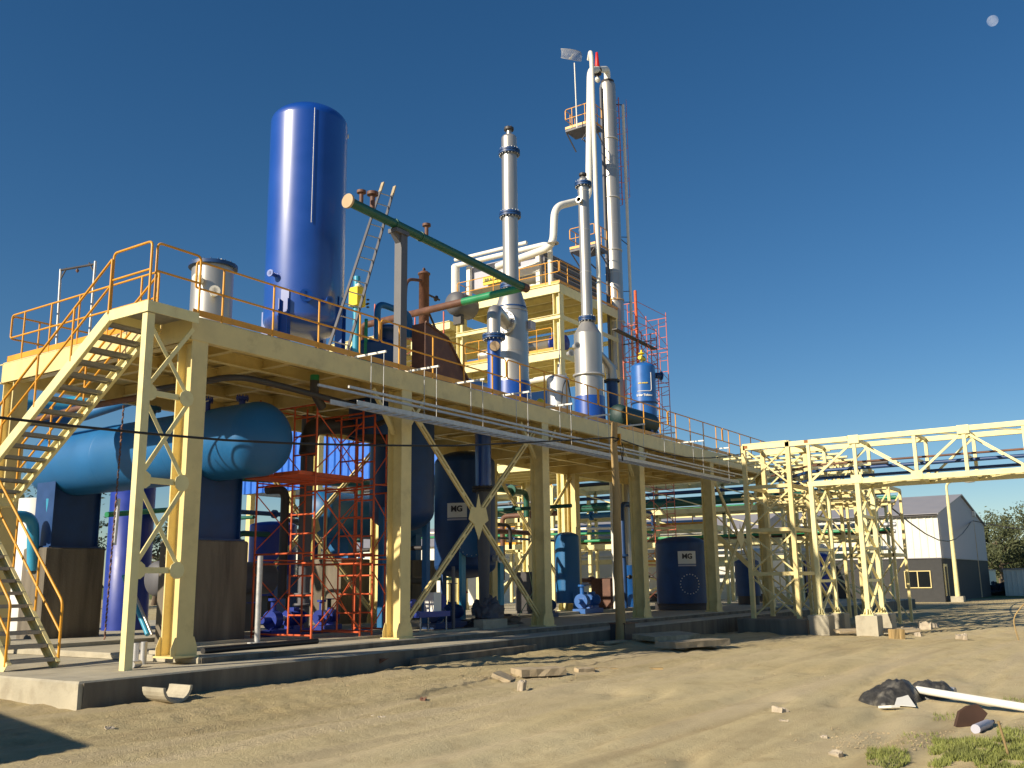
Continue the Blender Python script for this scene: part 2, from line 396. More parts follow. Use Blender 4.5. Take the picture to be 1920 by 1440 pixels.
def brace(a, b, parent, gusset=True, m_='cream', name='cross_brace', w=.11):
    mb = MB(); a = V(a); b = V(b); n = (b - a).cross(V((0, 0, 1))).normalized()
    # twin channels with a slot between them
    u = (b - a).cross(n).normalized()
    for s in (-1, 1): mb.bar(a + u * s * w * .42, b + u * s * w * .42, w * .5, .05, u)
    nn = int((b - a).length / .7)
    for i in range(1, nn): p = a + (b - a) * i / nn; d = (b - a).normalized() * .06; mb.bar(p - d, p + d, .045, w * .5, u)
    return mb
def xbay(i, y, parent, z0=.3, z1=5.45):
    a, b = XS[i] + .17, XS[i + 1] - .17
    m1 = brace((a, y, z0), (b, y, z1), parent); m1.build('cross_brace', 'cream', parent)
    m2 = brace((a, y + .02, z1), (b, y + .02, z0), parent)
    c = V(((a + b) / 2, y - .035, (z0 + z1) / 2)); s = .42
    m2.build('cross_brace', 'cream', parent); m2 = MB(); vs = [(c.x - s, c.y, c.z - .1), (c.x - s * .75, c.y, c.z + .22), (c.x - .1, c.y, c.z + .2), (c.x, c.y, c.z + .55), (c.x + .1, c.y, c.z + .2), (c.x + s * .75, c.y, c.z + .22), (c.x + s, c.y, c.z - .1), (c.x + .2, c.y, c.z - .22), (c.x, c.y, c.z - .6), (c.x - .2, c.y, c.z - .22)]
    n = len(vs); v2 = [(p[0], p[1] - .012, p[2]) for p in vs]
    m2.add(vs + v2, [tuple(range(n)), tuple(reversed(range(n, 2 * n)))] + [(k, (k + 1) % n, (k + 1) % n + n, k + n) for k in range(n)])
    m2.build('gusset', 'cream', parent)
xbay(1, YF + .2, plat); xbay(4, YF + .2, plat); xbay(1, YB + .2, plat); xbay(3, YB + .2, plat)
for x in (XS[1], XS[2], XS[3]):   # knee braces to the deck
    mb = MB(); mb.bar((x + .17, YF + .25, 4.6), (x + .9, YF + .25, 5.55), .08, .08); mb.bar((x - .17, YF + .25, 4.6), (x - .9, YF + .25, 5.55), .08, .08); mb.build('knee_brace', 'cream', plat)

# guard rails: runs of looped pipe with posts and toe plate
def rail_run(pts, parent, h=1.07, mat_='orange', r=.021, post=1.12, toe=True, seglen=5.5, name='guardrail', loop=True):
    pts = [V(p) for p in pts]
    for a, b in zip(pts, pts[1:]):
        L = (b - a).length; ns = max(1, round(L / seglen)); d = (b - a) / ns
        for i in range(ns):
            p0 = a + d * i; p1 = a + d * (i + 1); dn = (p1 - p0).normalized(); g = .035
            p0 = p0 + dn * g; p1 = p1 - dn * g; mb = MB(); z1 = V((0, 0, h)); z2 = V((0, 0, h * .52))
            mb.tube(bend([p0 + z2 + dn * .12, p0 + z2, p0 + z1, p1 + z1, p1 + z2, p1 + z2 - dn * .12], .09, 4), r, 8)
            mb.tube([p0 + z2 + dn * .1, p1 + z2 - dn * .1], r, 8)
            ll = (p1 - p0).length; np_ = max(1, round(ll / post))
            for k in range(np_):
                q = p0 + dn * (ll * (k + .5) / np_); mb.tube([q, q + z1], r, 8)
            if toe:
                up_ = V((0, 0, .09)); mb.bar(p0 + up_ - dn * g, p1 + up_ + dn * g, .008, .12)
            mb.build(name, mat_, parent)
YR = YF + .05
rail_run([(XL + .05, YR, ZD), (XR - .05, YR, ZD)], plat)
rail_run([(XL + .05, YF + 1.1, ZD), (XL + .05, YB + .35, ZD)], plat, seglen=6)
rail_run([(XL + .05, YB + .37, ZD), (XR - .05, YB + .37, ZD)], plat)

# ---- stair landing and stairs (own thing)
st = thing('access_staircase', 'steel staircase with orange handrails climbing in two flights to the platform end', 'staircase', (10.2, 14.1, 0))
LX0, LX1, LY0, LY1 = 9.6, 10.66, 13.98, 15.12
mb = MB(); mb.box(LX0, LX1, LY0, LY0 + .02, ZD - .2, ZD - .005); mb.box(LX0, LX0 + .02, LY0 + .02, LY1, ZD - .2, ZD - .005)
mb.box(LX0 + .02, LX1, LY1 - .02, LY1, ZD - .2, ZD - .005); mb.build('landing_frame', 'pale', st)
mb = MB(); mb.box(LX0 + .02, LX1, LY0 + .02, LY1 - .02, ZD - .045, ZD - .012); mb.build('landing_grating', 'grate', st)
# braced stair column
mb = MB(); mb.box(9.63, 9.78, 14.02, 14.16, -.08, ZD - .21); mb.build('column', 'pale', st)
mb = MB()
for i, z in enumerate((1.5, 3.0, 4.5)):
    mb.mark() if i else 0; mb.bar((9.78, 14.2, z), (10.73, 14.2, z), .05, .1)
    for xx in (9.86, 10.62):
        mb.lathe((xx, 14.16, z), [(0, 0), (.15, 0), (.15, .012), (0, .012)], 'Y', 10, False)
mb.build_each('tie_bar', 'pale', st)
mb = MB()
for z0, z1 in ((1.5, 3.0), (3.0, 4.5), (4.5, 5.85)):
    mb.bar((9.8, 14.19, z0 + .05), (10.71, 14.19, z1 - .05), .012, .075, (1, 0, 0)); mb.bar((9.8, 14.24, z1 - .05), (10.71, 14.24, z0 + .05), .012, .075, (1, 0, 0))
    mb.bar((9.8, 14.22, z0 + .05), (10.71, 14.22, z1 - .05), .06, .012, (0, 1, 0))
mb.build('lattice_brace', 'pale', st)
def flight(xa, xb, y0, z0, y1, z1, n, parent, rails=(1, 1), ext0=0, ext1=0):
    """flight between (y0,z0) low and (y1,z1) high"""
    for s, x in ((0, xa), (1, xb)):
        mb = MB(); d = V((0, y1 - y0, z1 - z0)).normalized()
        mb.bar(V((x, y0, z0)) - d * 0, (x, y1, z1), .012, .2, (0, 0, 1))
        sg = 1 if s == 0 else -1
        nrm = d.cross(V((1, 0, 0))).normalized()
        for k in (-1, 1): mb.bar(V((x + sg * .035, y0, z0)) + nrm * .1 * k, V((x + sg * .035, y1, z1)) + nrm * .1 * k, .07, .012, nrm)
        mb.build('stringer', 'pale', parent)
    dy = (y1 - y0) / n; dz = (z1 - z0) / n
    for i in range(n):
        y = y0 + dy * (i + .5); z = z0 + dz * (i + .5); w = .125
        mb = MB(); mb.box(xa + .01, xb - .01, y - w, y + w, z - .004, z + .004 + .022); mb.box(xa + .01, xb - .01, y - w - .006, y - w, z - .03, z + .03); mb.box(xa + .01, xb - .01, y + w, y + w + .006, z - .03, z + .03)
        mb.build('tread', 'grate', parent)
    for s, x in ((0, xa), (1, xb)):
        if not rails[s]: continue
        mb = MB(); a = V((x, y0, z0 + .05)); b = V((x, y1, z1 + .05)); h = V((0, 0, 1.0)); hm = V((0, 0, .5)); e = V((0, (y1 - y0), 0)).normalized()
        mb.tube(bend([a, a + h, b + h] + ([b + h + e * .6] if ext1 else []), .1, 4), .023, 8); mb.tube([a + hm, b + hm], .021, 8)
        nn = 4
        for i in range(1, nn + 1): q = a + (b - a) * i / nn; mb.tube([q, q + h], .021, 8)
        mb.build('handrail', 'orange', parent)
MZ = 3.05; MY = 19.45
flight(LX0, 10.58, MY, MZ, LY1, ZD - .1, 15, st)
flight(8.65, 9.55, 15.75, -.05, 19.05, MZ - .05, 14, st)
mb = MB(); mb.box(8.6, 10.62, MY, MY + 1.3, MZ - .18, MZ - .012); mb.build('mid_landing', 'pale', st)
for x in (8.65, 10.55): MB().box(x - .05, x + .05, MY + 1.1, MY + 1.2, -.08, MZ - .18).build('landing_leg', 'pale', st)
rail_run([(8.65, MY + 1.27, MZ), (10.58, MY + 1.27, MZ)], st, toe=False)
# rails round the top landing
mb = MB(); z = ZD
for pts in ([(LX0 + .03, LY1, z), (LX0 + .03, LY0 + .03, z)],):
    a, b = V(pts[0]), V(pts[1]); h = V((0, 0, 1.07)); hm = V((0, 0, .56)); e = (a - b).normalized()
    mb.tube(bend([a, a + h, b + h, b], .1, 4), .023, 8); mb.tube([a + hm, b + hm], .021, 8)
a, b = V((LX0 + .14, LY0 + .03, z)), V((LX1, LY0 + .03, z)); mb.tube(bend([a, a + h, b + h, b], .1, 4), .023, 8); mb.tube([a + hm, b + hm], .021, 8)
mb.build('landing_rail', 'orange', st)

# frame with a shower hook standing on the platform's near end
t = thing('davit_frame', 'slim grey goalpost frame with a small hook standing above the left end of the platform', 'frame', (10.9, 17, ZD))
a = P(107, 640, X=11.0); b = P(168, 625, X=11.0); at = P(114, 505, X=11.0); bt = P(179, 490, X=11.0)
mb = MB(); mb.tube([(a.x, a.y, ZD), at], .028, 8).mark(); mb.tube([(b.x, b.y, ZD), bt], .028, 8); mb.build_each('post', 'galv', t)
mb = MB(); mb.tube([at + V((0, 0, -.02)), bt + V((0, 0, -.06))], .026, 8); mb.bar(at + V((0, 0, -.25)), at + (bt - at) * .18, .02, .03); mb.bar(bt + V((0, 0, -.25)), bt + (at - bt) * .18, .02, .03); mb.build('crossbar', 'dark', t)
c = (at + bt) / 2; mb = MB(); mb.lathe(c + V((0, 0, -.12)), [(0, -.05), (.04, 0), (.0, .06)], 'Z', 10); mb.build('hook', 'brown', t)

# ================================================================ VESSELS ABOVE THE DECK
def dome(r, h, z, n=9, up=True, flat=.5):
    """profile of a dished head starting at radius r, height z"""
    s = 1 if up else -1
    return [(r * math.cos(math.pi / 2 * i / n), z + s * h * math.sin(math.pi / 2 * i / n)) for i in range(n + 1)]
def flange(mb, c, r, t=.035, axis='Z'):
    mb.lathe(c, [(0, -t), (r, -t), (r, -t), (r, t), (r, t), (0, t)], axis, 24); return mb
# 1 tall gloss-blue vessel
tv = thing('tall_blue_vessel', 'tall gloss blue pressure vessel standing upright on the platform, the largest in the plant', 'vessel', (16.22, 17.2, ZD))
vx, vy, vr = 16.22, 17.2, .98
mb = MB(); mb.lathe((vx, vy, 0), list(reversed(dome(vr, .42, 7.62, 10, False))) + [(vr, 12.9)] + dome(vr, .5, 12.9, 12), 'Z', 64); mb.build('shell', 'blue', tv)
mb = MB(); mb.lathe((vx, vy, 13.38), [(0, .1), (.16, .1), (.16, .1), (.16, .06), (.08, .06), (.08, 0)], 'Z', 20); mb.build('top_nozzle', 'white', tv)
for k, a in enumerate((200, 290, 20, 110)):
    ca, sa = math.cos(R(a)), math.sin(R(a)); o_ = V((vx + ca * (vr + .02), vy + sa * (vr + .02), 0)); tn = V((-sa, ca, 0)); mb = MB()
    for s in (-1, 1): mb.bar(o_ + tn * s * .11 + V((0, 0, ZD)), o_ + tn * s * .11 + V((0, 0, 7.95)), .018, .18, V((ca, sa, 0)))
    mb.bar(o_ + V((ca, sa, 0)) * .0 + V((0, 0, ZD)), o_ + V((ca, sa, 0)) * .0 + V((0, 0, 8.2)), .21, .016, V((ca, sa, 0)))
    mb.box(o_.x - .25, o_.x + .25, o_.y - .25, o_.y + .25, ZD, ZD + .03); mb.build('leg', 'blue', tv)
def side_nozzle(parent, c, d, L, r, fr, m_='blue', name='nozzle'):
    c = V(c); d = V(d).normalized(); mb = MB(); mb.tube([c, c + d * L], r, 12); mb.tube([c + d * (L - .03), c + d * L], fr, 16); return mb.build(name, m_, parent)
pz = P(490, 508, Y=17.2)
side_nozzle(tv, (vx - .9, vy, pz.z), (-1, -.15, .02), .28, .05, .09)
pz = P(512, 532, Y=16.3)
side_nozzle(tv, (vx - .62, vy - .66, pz.z), (-.55, -.83, 0), .25, .10, .16)
side_nozzle(tv, (vx - .2, vy - .94, 7.95), (-.2, -1, 0), .22, .05, .1)
side_nozzle(tv, (vx + .72, vy - .63, 12.75), (.8, -.6, 0), .05, .04, .06, 'white')
mb = MB(); a = V((vx - .60, vy - .80, 9.9)); b = V((vx - .60, vy - .80, 12.95)); mb.tube([a, b], .008, 6); mb.build('lift_cable', 'galv', tv)

# 2 steel pot with bolted lid
px_ = 13.42
pot = thing('steel_pot_tank', 'short stainless tank with blue bolted lid behind the guardrail beside the tall blue vessel', 'tank', (px_, 17.2, ZD))
pr_ = .46
mb = MB(); mb.lathe((px_, 17.2, 0), [(pr_, ZD), (pr_, 8.28)], 'Z', 40); mb.build('shell', 'steel', pot)
mb = MB(); mb.lathe((px_, 17.2, 8.3), [(0, -.03), (pr_ + .08, -.03), (pr_ + .08, -.03), (pr_ + .08, .05), (pr_ + .08, .05), (pr_ - .05, .07), (0, .09)], 'Z', 36); mb.disc_bolts((px_, 17.2, 8.32), 20, pr_ + .045, .014, .06); mb.build('lid', 'navy', pot)
mb = MB()
for i in range(9):
    a = i * .7; mb.bar((px_ - .25 + .06 * i, 17.2 + .25 * math.sin(a), 8.4), (px_ - .2 + .06 * i, 17.2 + .2 * math.sin(a + 1), 8.45 + .03 * math.sin(i * 3)), .09, .07)
mb.build('lid_wrapping', 'white', pot)
side_nozzle(pot, (px_ - .40, 17.05, 7.85), (-.9, -.4, .05), .22, .07, .12, 'white')
side_nozzle(pot, (px_ - .25, 16.82, 7.55), (-.55, -.83, 0), .28, .07, .12, 'white')

# 3 large grey column A
def tallcol(name, label, x, y, prof_body, body_mat, parts, group=None):
    t = thing(name, label, 'column', (x, y, ZD)); mb = MB(); mb.lathe((x, y, 0), prof_body, 'Z', 44); mb.build('shell', body_mat, t)
    return t
AX, AY = 25.5, 17.2
def bz(px, py, Y=17.2): return P(px, py, Y=Y).z
zbb = bz(960, 718); zsh = bz(960, 575); zneck = bz(960, 540)
A = tallcol('wide_silver_column', 'tall silver column with wide lower body and bolted slim upper pipe, left of the two', AX, AY,
    [(.58, zbb), (.555, zbb + .15), (.55, zsh - .3), (.55, zsh - .3), (.50, zsh), (.30, zneck), (.26, zneck + .05)], 'steel', None)
MB().lathe((AX, AY, 0), [(.66, ZD), (.60, zbb), (.60, zbb), (0, zbb)], 'Z', 44).build('skirt', 'blue', A)
ztop = bz(957, 262); z1 = bz(957, 288); z2 = bz(957, 404)
MB().lathe((AX, AY, 0), [(.265, zneck), (.265, z1), (.265, z1), (.265, ztop)] + dome(.265, .16, ztop, 6), 'Z', 36).build('upper_pipe', 'steel', A)
for zz in (z1, z2, zneck + .02):
    mb = MB()
    for dz in (-.045, .045): mb.lathe((AX, AY, zz + dz), [(.26, -.035), (.37, -.035), (.37, -.035), (.37, .035), (.37, .035), (.26, .035)], 'Z', 36)
    fl = mb.build('flange', 'navy', A); mb = MB(); mb.disc_bolts((AX, AY, zz), 18, .33, .017, .12); mb.build('bolts', 'galv', fl)
mb = MB(); mb.tube([(AX, AY, ztop + .1), (AX, AY, ztop + .38)], .09, 12); mb.build('top_nozzle', 'steel', A)
mb = MB(); flange(mb, (AX, AY, ztop + .36), .17, .04); mb.disc_bolts((AX, AY, ztop + .36), 8, .14, .02, .07); mb.build('top_flange', 'dark', A)
MB().lathe((AX, AY, zsh - .05), [(.53, -.06), (.46, .12)], 'Z', 40).build('paint_band', 'navy', A)
mb = MB(); q = P(1002, 612, Y=16.6); mb.box(q.x - .28, q.x, 16.55, 16.85, q.z - .14, q.z + .14); mb.build('junction_box', 'lilac', A)
mb = MB()
for zz in (zbb + 1.0, zbb + 2.4): mb.lathe((AX, AY, zz), [(.55, -.012), (.56, 0), (.55, .012)], 'Z', 44)
mb.build('seam_band', 'steel', A)
# elbow pipe leaving A and dropping into the blue riser in front of it
BX, BY = 23.55, 16.55
er = thing('blue_riser_pipe', 'blue vertical riser with a silver elbow on top feeding the wide silver column', 'pipe', (BX, BY, ZD))
ze = bz(905, 625, 16.55); zt = bz(905, 585, 16.55)
MB().tube([(BX, BY, ZD), (BX, BY, ze)], .21, 24).build('riser', 'blue', er)
mb = MB(); mb.tube(bend([(BX, BY, ze + .02), (BX, BY, zt + .28), (AX - .4, AY - .15, zt + .1)], .55, 9), .21, 24); mb.build('elbow', 'steel', er)
mb = MB()
for dz in (-.04, .04): mb.lathe((BX, BY, ze + dz), [(.22, -.03), (.36, -.03), (.36, -.03), (.36, .03), (.36, .03), (.22, .03)], 'Z', 30)
fl = mb.build('flange', 'navy', er); MB().disc_bolts((BX, BY, ze), 16, .32, .016, .11).build('bolts', 'galv', fl)
side_nozzle(er, (BX - .15, BY - .12, ze - .42), (-.8, -.6, -.03), .38, .10, .17, 'navy', 'side_nozzle')
o_ = side_nozzle(er, (BX - .45, BY - .345, ze - .43), (-.8, -.6, -.03), .07, .15, .15, 'tan', 'wooden_cap')
mb = MB(); zc = zt + .15; cpt = V((AX - .62, AY - .2, zc + .02)); mb.lathe(cpt, [(.22, -.05), (.37, -.05), (.37, -.05), (.37, .05), (.37, .05), (.22, .05)], (V((0, 1, 0)), V((0, 0, 1)), V((1, 0, 0))), 24); mb.disc_bolts(cpt, 12, .32, .02, .12, 'X'); mb.build('elbow_flange', 'alu', er)

# 4 silver column B with cone
CX, CY = 30.62, 17.2
zb = bz(1105, 745); zc1 = bz(1103, 628); zc2 = bz(1098, 600); zbt = bz(1091, 345)
B = tallcol('cone_top_silver_column', 'silver column with conical shoulder and slim upper pipe, left of the lettered drum', CX, CY,
    [(.54, zb), (.52, zb + .1), (.52, zc1), (.52, zc1), (.21, zc2)], 'steel', None)
MB().lathe((CX, CY, 0), [(.60, ZD), (.56, zb), (.56, zb), (0, zb)], 'Z', 44).build('skirt', 'blue', B)
MB().lathe((CX, CY, 0), [(.215, zc2), (.215, zbt), (.215, zbt), (.2, zbt + .1)] + dome(.2, .22, zbt + .12, 5), 'Z', 30).build('upper_pipe', 'steel', B)
for zz, nm in ((zc2 + .05, 1), (zbt, 2)):
    mb = MB()
    for dz in (-.045, .045): mb.lathe((CX, CY, zz + dz), [(.21, -.035), (.33, -.035), (.33, -.035), (.33, .035), (.33, .035), (.21, .035)], 'Z', 30)
    fl = mb.build('flange', 'navy', B); MB().disc_bolts((CX, CY, zz), 14, .29, .02, .12).build('bolts', 'galv', fl)
mb = MB(); mb.lathe((CX, CY, bz(1105, 705)), [(.53, -.04), (.60, -.04), (.60, .03), (.53, .03)], 'Z', 44); mb.build('ring', 'alu', B)
mb = MB(); flange(mb, (CX, CY, zbt + .42), .15, .04); mb.tube([(CX, CY, zbt + .3), (CX, CY, zbt + .42)], .08); mb.build('top_flange', 'dark', B)
for (px, py) in ((1087, 648), (1076, 662)):
    q = P(px, py, Y=16.6); side_nozzle(B, (q.x, 16.82, q.z), (-.5, -.86, 0), .22, .09, .12, 'galv', 'side_nozzle')
for zz in (zc2 + 1.9, zc2 + 3.6, zc2 + 5.2): MB().lathe((CX, CY, zz), [(.215, -.015), (.228, 0), (.215, .015)], 'Z', 30).build('seam_band', 'alu', B)
q = P(1079, 370, Y=17.2); side_nozzle(B, (CX - .19, CY, q.z), (-1, 0, 0), .2, .09, .13, 'steel', 'side_nozzle')

# blue riser + silver elbow between B and the drum
DX = P(1148, 740, Y=16.8).x
dr = thing('navy_riser_pipe', 'dark blue riser with pale tapered hood standing right of the cone top column', 'pipe', (DX, 16.8, ZD))
zd = bz(1144, 713, 16.8)
MB().tube([(DX, 16.8, ZD), (DX, 16.8, zd)], .21, 24).build('riser', 'navy', dr)
mb = MB(); mb.lathe((DX, 16.8, zd), [(.30, -.05), (.30, -.05), (.30, .03), (.30, .03), (.2, .05)], 'Z', 30); mb.build('flange', 'dark', dr)
mb = MB(); q = P(1137, 668, Y=16.8); mb.tube([(DX, 16.8, zd + .03), (DX - .05, 16.8, zd + .5), (DX - .35, 16.9, q.z - .1), (DX - .9, 17.0, q.z + .25)], [.21, .19, .14, .1], 22); mb.build('hood', 'steel', dr)

# 5 blue drum with lettering
GX, GY = 35.2, 17.2
zg1 = bz(1205, 690); zg0 = bz(1208, 790)
G = thing('lettered_blue_drum', 'bright blue cylindrical filter vessel with white lettering at the right end of the deck', 'vessel', (GX, GY, ZD))
gr = .50
MB().lathe((GX, GY, 0), [(gr, ZD + .3), (gr, zg1)] + dome(gr, .22, zg1, 7), 'Z', 48).build('shell', 'drum', G)
MB().lathe((GX, GY, 0), [(gr + .2, ZD), (gr + .02, ZD + 1.1), (gr, ZD + 1.1)], 'Z', 40).build('skirt', 'navy', G)
MB().lathe((GX, GY, bz(1208, 747, 16.7)), [(gr, -.03), (gr + .05, -.03), (gr + .05, .02), (gr, .02)], 'Z', 48).build('girth_flange', 'navy', G)
# lettering wrapped on the curved shell
def wrap_text(s, size, z, ang, m_, parent, cx, cy, rad, bold=0.0):
    o = text_mesh(s, size, m_, 'lettering', None, Matrix.Identity(4), bold)
    for v in o.data.vertices:
        a = R(ang) + v.co.x / rad; rr_ = rad + .016 + v.co.z; y_ = v.co.y
        v.co = V((cx + rr_ * math.cos(a), cy + rr_ * math.sin(a), z + y_))
    o.parent = parent; off = V((0, 0, 0)); q = parent
    while q is not None: off += q.location; q = q.parent
    o.location = -off; return o
ZL = bz(1202, 731, 16.6)
wrap_text("Laser Tolteco", .115, ZL, 209, 'white', G, GX, GY, gr, .006)
wrap_text("soft. molecula", .07, bz(1202, 708, 16.6), 204, 'yellow', G, GX, GY, gr, .004)
mb = MB(); pts = []
for i in range(15): a = R(176 + 60 * i / 14); pts.append((GX + (gr + .006) * math.cos(a), GY + (gr + .006) * math.sin(a), ZL + .17))
for i in range(1, 7): t_ = i / 6; a = R(236 + 8 * math.sin(t_ * math.pi / 2)); pts.append((GX + (gr + .006) * math.cos(a), GY + (gr + .006) * math.sin(a), ZL + .17 + .12 * (1 - math.cos(t_ * math.pi / 2))))
pts.append((pts[-1][0], pts[-1][1], ZL + .95))
mb.tube(pts, .014, 6); mb.build('painted_line', 'white', G)
side_nozzle(G, (GX + .42, GY - .38, zg1 - .3), (.75, -.6, 0), .25, .13, .2, 'navy')
mb = MB(); mb.tube([(GX + .05, GY, zg1 + .2), (GX + .05, GY, zg1 + .5)], .05, 8); mb.bar((GX - .1, GY, zg1 + .5), (GX + .2, GY, zg1 + .5), .05, .04); mb.build('lid_handle', 'navy', G)
t = thing('yellow_valve', 'yellow handwheel valve on top of the lettered blue drum', 'valve', (GX - .25, GY, zg1 + .2))
mb = MB(); q = V((GX - .28, GY - .1, zg1 + .2)); mb.tube([q, q + V((0, 0, .5))], .04, 8); mb.tube([q + V((-.2, 0, .15)), q + V((.25, 0, .15))], .08, 10); mb.lathe(q + V((0, 0, .35)), [(.02, -.02), (.13, -.02), (.13, .02), (.02, .02)], 'Z', 14); mb.build('valve_body', 'yellow', t)

# dark green saddle tanks low on the deck near the drum
q = P(1180, 785, Y=16.2)
t = thing('dark_deck_tank', 'low dark green horizontal tank half hidden behind the guardrail below the lettered drum', 'tank', (q.x, 16.2, ZD))
mb = MB(); mb.lathe((q.x - .9, 16.2, q.z), list(reversed([(r, -h) for r, h in dome(.42, .2, 0, 6)])) + [(.42, 0), (.42, 2.6)] + dome(.42, .2, 2.6, 6), 'X', 30); mb.build('shell', 'navygreen', t)
mb = MB(); mb.box(q.x - .6, q.x - .4, 15.9, 16.5, ZD, q.z - .2).mark(); mb.box(q.x + 1.2, q.x + 1.4, 15.9, 16.5, ZD, q.z - .2); mb.build_each('saddle', 'navy', t)

# small clad pot between columns
q = P(1047, 745, Y=15.6)
t = thing('small_clad_pot', 'small wrapped silver vessel with a thin vent between the two silver columns', 'vessel', (q.x, 15.6, ZD))
zp = P(1047, 712, Y=15.6).z
MB().lathe((q.x, 15.6, 0), [(.36, ZD), (.36, zp)] + dome(.36, .16, zp, 5), 'Z', 30).build('shell', 'alu', t)
mb = MB(); mb.tube([(q.x + .0, 15.55, zp + .1), (q.x, 15.55, zp + .5)], .05, 8); mb.tube([(q.x - .2, 15.4, zp + .1), (q.x - .22, 15.4, zp + 1.7)], .02, 6); mb.build('vent_pipe', 'galv', t)
mb = MB(); mb.tube(bend([(q.x - .34, 15.35, ZD), (q.x - .3, 15.25, zp - .3), (q.x - .05, 15.22, zp), (q.x + .2, 15.25, zp - .6), (q.x + .12, 15.2, ZD)], .3, 5), .016, 6); mb.build('cable', 'black', t)
q = P(1013, 749, Y=14.9)
t = thing('yellow_hard_hat', 'yellow dome cap on the deck edge left of the small wrapped vessel', 'hard hat', (q.x, 14.9, ZD))
MB().lathe((q.x, 14.9, q.z - .12), [(.17, 0), (.135, .01)] + dome(.13, .13, .02, 6), 'Z', 20).build('shell', 'yellow', t)

# 6 brown primed hopper box and blue square tank (left half of the deck)
a = P(700, 690, Y=15.6); b = P(800, 700, Y=15.6); zt_ = P(740, 628, Y=15.6).z
t = thing('blue_deck_tank', 'dark blue round shouldered tank behind the guardrail, left of the brown box', 'tank', ((a.x + b.x) / 2, 16.4, ZD))
cx = (a.x + b.x) / 2 + .2; rr_ = (b.x - a.x) * .34
MB().lathe((cx, 16.6, 0), [(rr_, 4.9), (rr_, zt_ - .12), (rr_, zt_ - .12), (rr_ - .12, zt_), (0, zt_ + .06)], 'Z', 44).build('shell', 'navy', t)
mb = MB(); mb.lathe((cx + .1, 16.3, zt_), [(.25, 0), (.25, .3), (.36, .3), (.36, .42), (0, .45)], 'Z', 24); mb.build('manhole', 'navy', t)
mb = MB(); mb.tube(bend([(cx - .45, 16.2, zt_ - .1), (cx - .45, 16.2, zt_ + .95), (cx + .6, 16.0, zt_ + .85), (cx + .6, 16.0, zt_ + .2)], .25, 6), .085, 14); mb.build('gooseneck_pipe', 'teal', t)
c0 = P(797, 615, Y=15.3); c1 = P(882, 700, Y=15.3); c2 = P(797, 700, Y=15.3)
t = thing('brown_hopper_box', 'rust brown steel hopper with a sloped end standing behind the guardrail', 'hopper', (c2.x, 15.3, ZD))
x0, x1 = c2.x, c1.x; zt2 = c0.z - .1
prof = [(x0, ZD), (x1 - .05, ZD), (x1, ZD + .45), (x1 - .55, ZD + 1.0), (x1 - 1.0, zt2), (x0, zt2 + .25)]
n = len(prof); vs = [(x, 15.3, z) for x, z in prof] + [(x, 15.75, z) for x, z in prof]
mb = MB(); mb.add(vs, [tuple(range(n)), tuple(reversed(range(n, 2 * n)))] + [(i, i + n, (i + 1) % n + n, (i + 1) % n) for i in range(n)]); mb.build('body', 'brown', t)
mb = MB(); mb.bar((x0, 15.29, zt2 + .27), (x1 - 1.0, 15.29, zt2 + .02), .05, .05); mb.bar((x1 - 1.0, 15.29, zt2), (x1, 15.29, ZD + .45), .05, .05); mb.build('rim', 'brown', t)

# 7 ladder, level indicator, grey post and green header pipes
t = thing('leaning_ladder', 'long dark metal ladder leaning against the green overhead pipe', 'ladder', tuple(P(652, 660, Y=14.6)))
l0, l1 = P(615, 655, Y=14.45), P(718, 343, Y=15.1); r0, r1 = P(650, 662, Y=14.45), P(740, 350, Y=15.1)
l0 = l0 + (l1 - l0) * ((ZD - l0.z) / (l1.z - l0.z)); r0 = r0 + (r1 - r0) * ((ZD - r0.z) / (r1.z - r0.z))
MB().bar(l0, l1, .028, .075, (0, 1, 0)).build('stile', 'grey', t); MB().bar(r0, r1, .028, .075, (0, 1, 0)).build('stile', 'grey', t)
for s, e in ((l0, l1), (r0, r1)): MB().bar(s + (e - s) * .94, s + (e - s) * 1.002, .036, .083, (0, 1, 0)).build('stile_tip', 'woodp', t)
n = 15
for i in range(1, n): f = i / n; MB().tube([l0 + (l1 - l0) * f, r0 + (r1 - r0) * f], .015, 6).build('rung', 'galv', t)
PXA = 15.3; PXB = 22.7; PY_ = 14.85
zA, zB = P(655, 378, Y=PY_).z, P(985, 540, Y=PY_).z
hp = thing('green_header_pipe', 'long green pipe crossing above the deck with brown flanged stubs and a tan capped end', 'pipe', (PXA, PY_, zA))
pa, pb = V((PXA, PY_, zA)), V((PXB, PY_, zB))
MB().tube([pa, pb], .115, 20).build('pipe', 'darkgreen', hp)
d = (pb - pa).normalized(); MB().tube([pa - d * .05, pa + d * .01], .175, 24).build('end_cap', 'tan', hp)
for px in (677, 698, 800):
    q = P(px, 400, Y=PY_); f = (q.x - pa.x) / (pb.x - pa.x); q = pa + (pb - pa) * f; s_ = 1.0 if px != 698 else 1.25
    mb = MB(); mb.tube([q, q + V((0, 0, .38 * s_))], .05 * s_, 12); mb.tube([q + V((0, 0, .36 * s_)), q + V((0, 0, .42 * s_))], .11 * s_, 18); mb.build('flanged_stub', 'brown', hp)
mb = MB(); mb.tube([pa + d * 1.6, pa + d * 1.66], .135, 20).mark(); mb.tube([pa + d * 2.6, pa + d * 2.66], .13, 20); mb.build_each('weld_band', 'darkgreen', hp)
q0 = V((PXB, PY_, zB)); fz = P(868, 566, X=PXB); gz_ = P(700, 606, X=PXB)
h2 = thing('green_branch_pipe', 'bright green pipe turning brown that runs back from the end of the overhead header', 'pipe', tuple(q0))
MB().tube([q0, fz], .115, 20).build('pipe', 'green', h2); MB().tube([fz, gz_, gz_ + V((0, 0, 0))], .112, 20).build('bare_pipe', 'brown', h2)
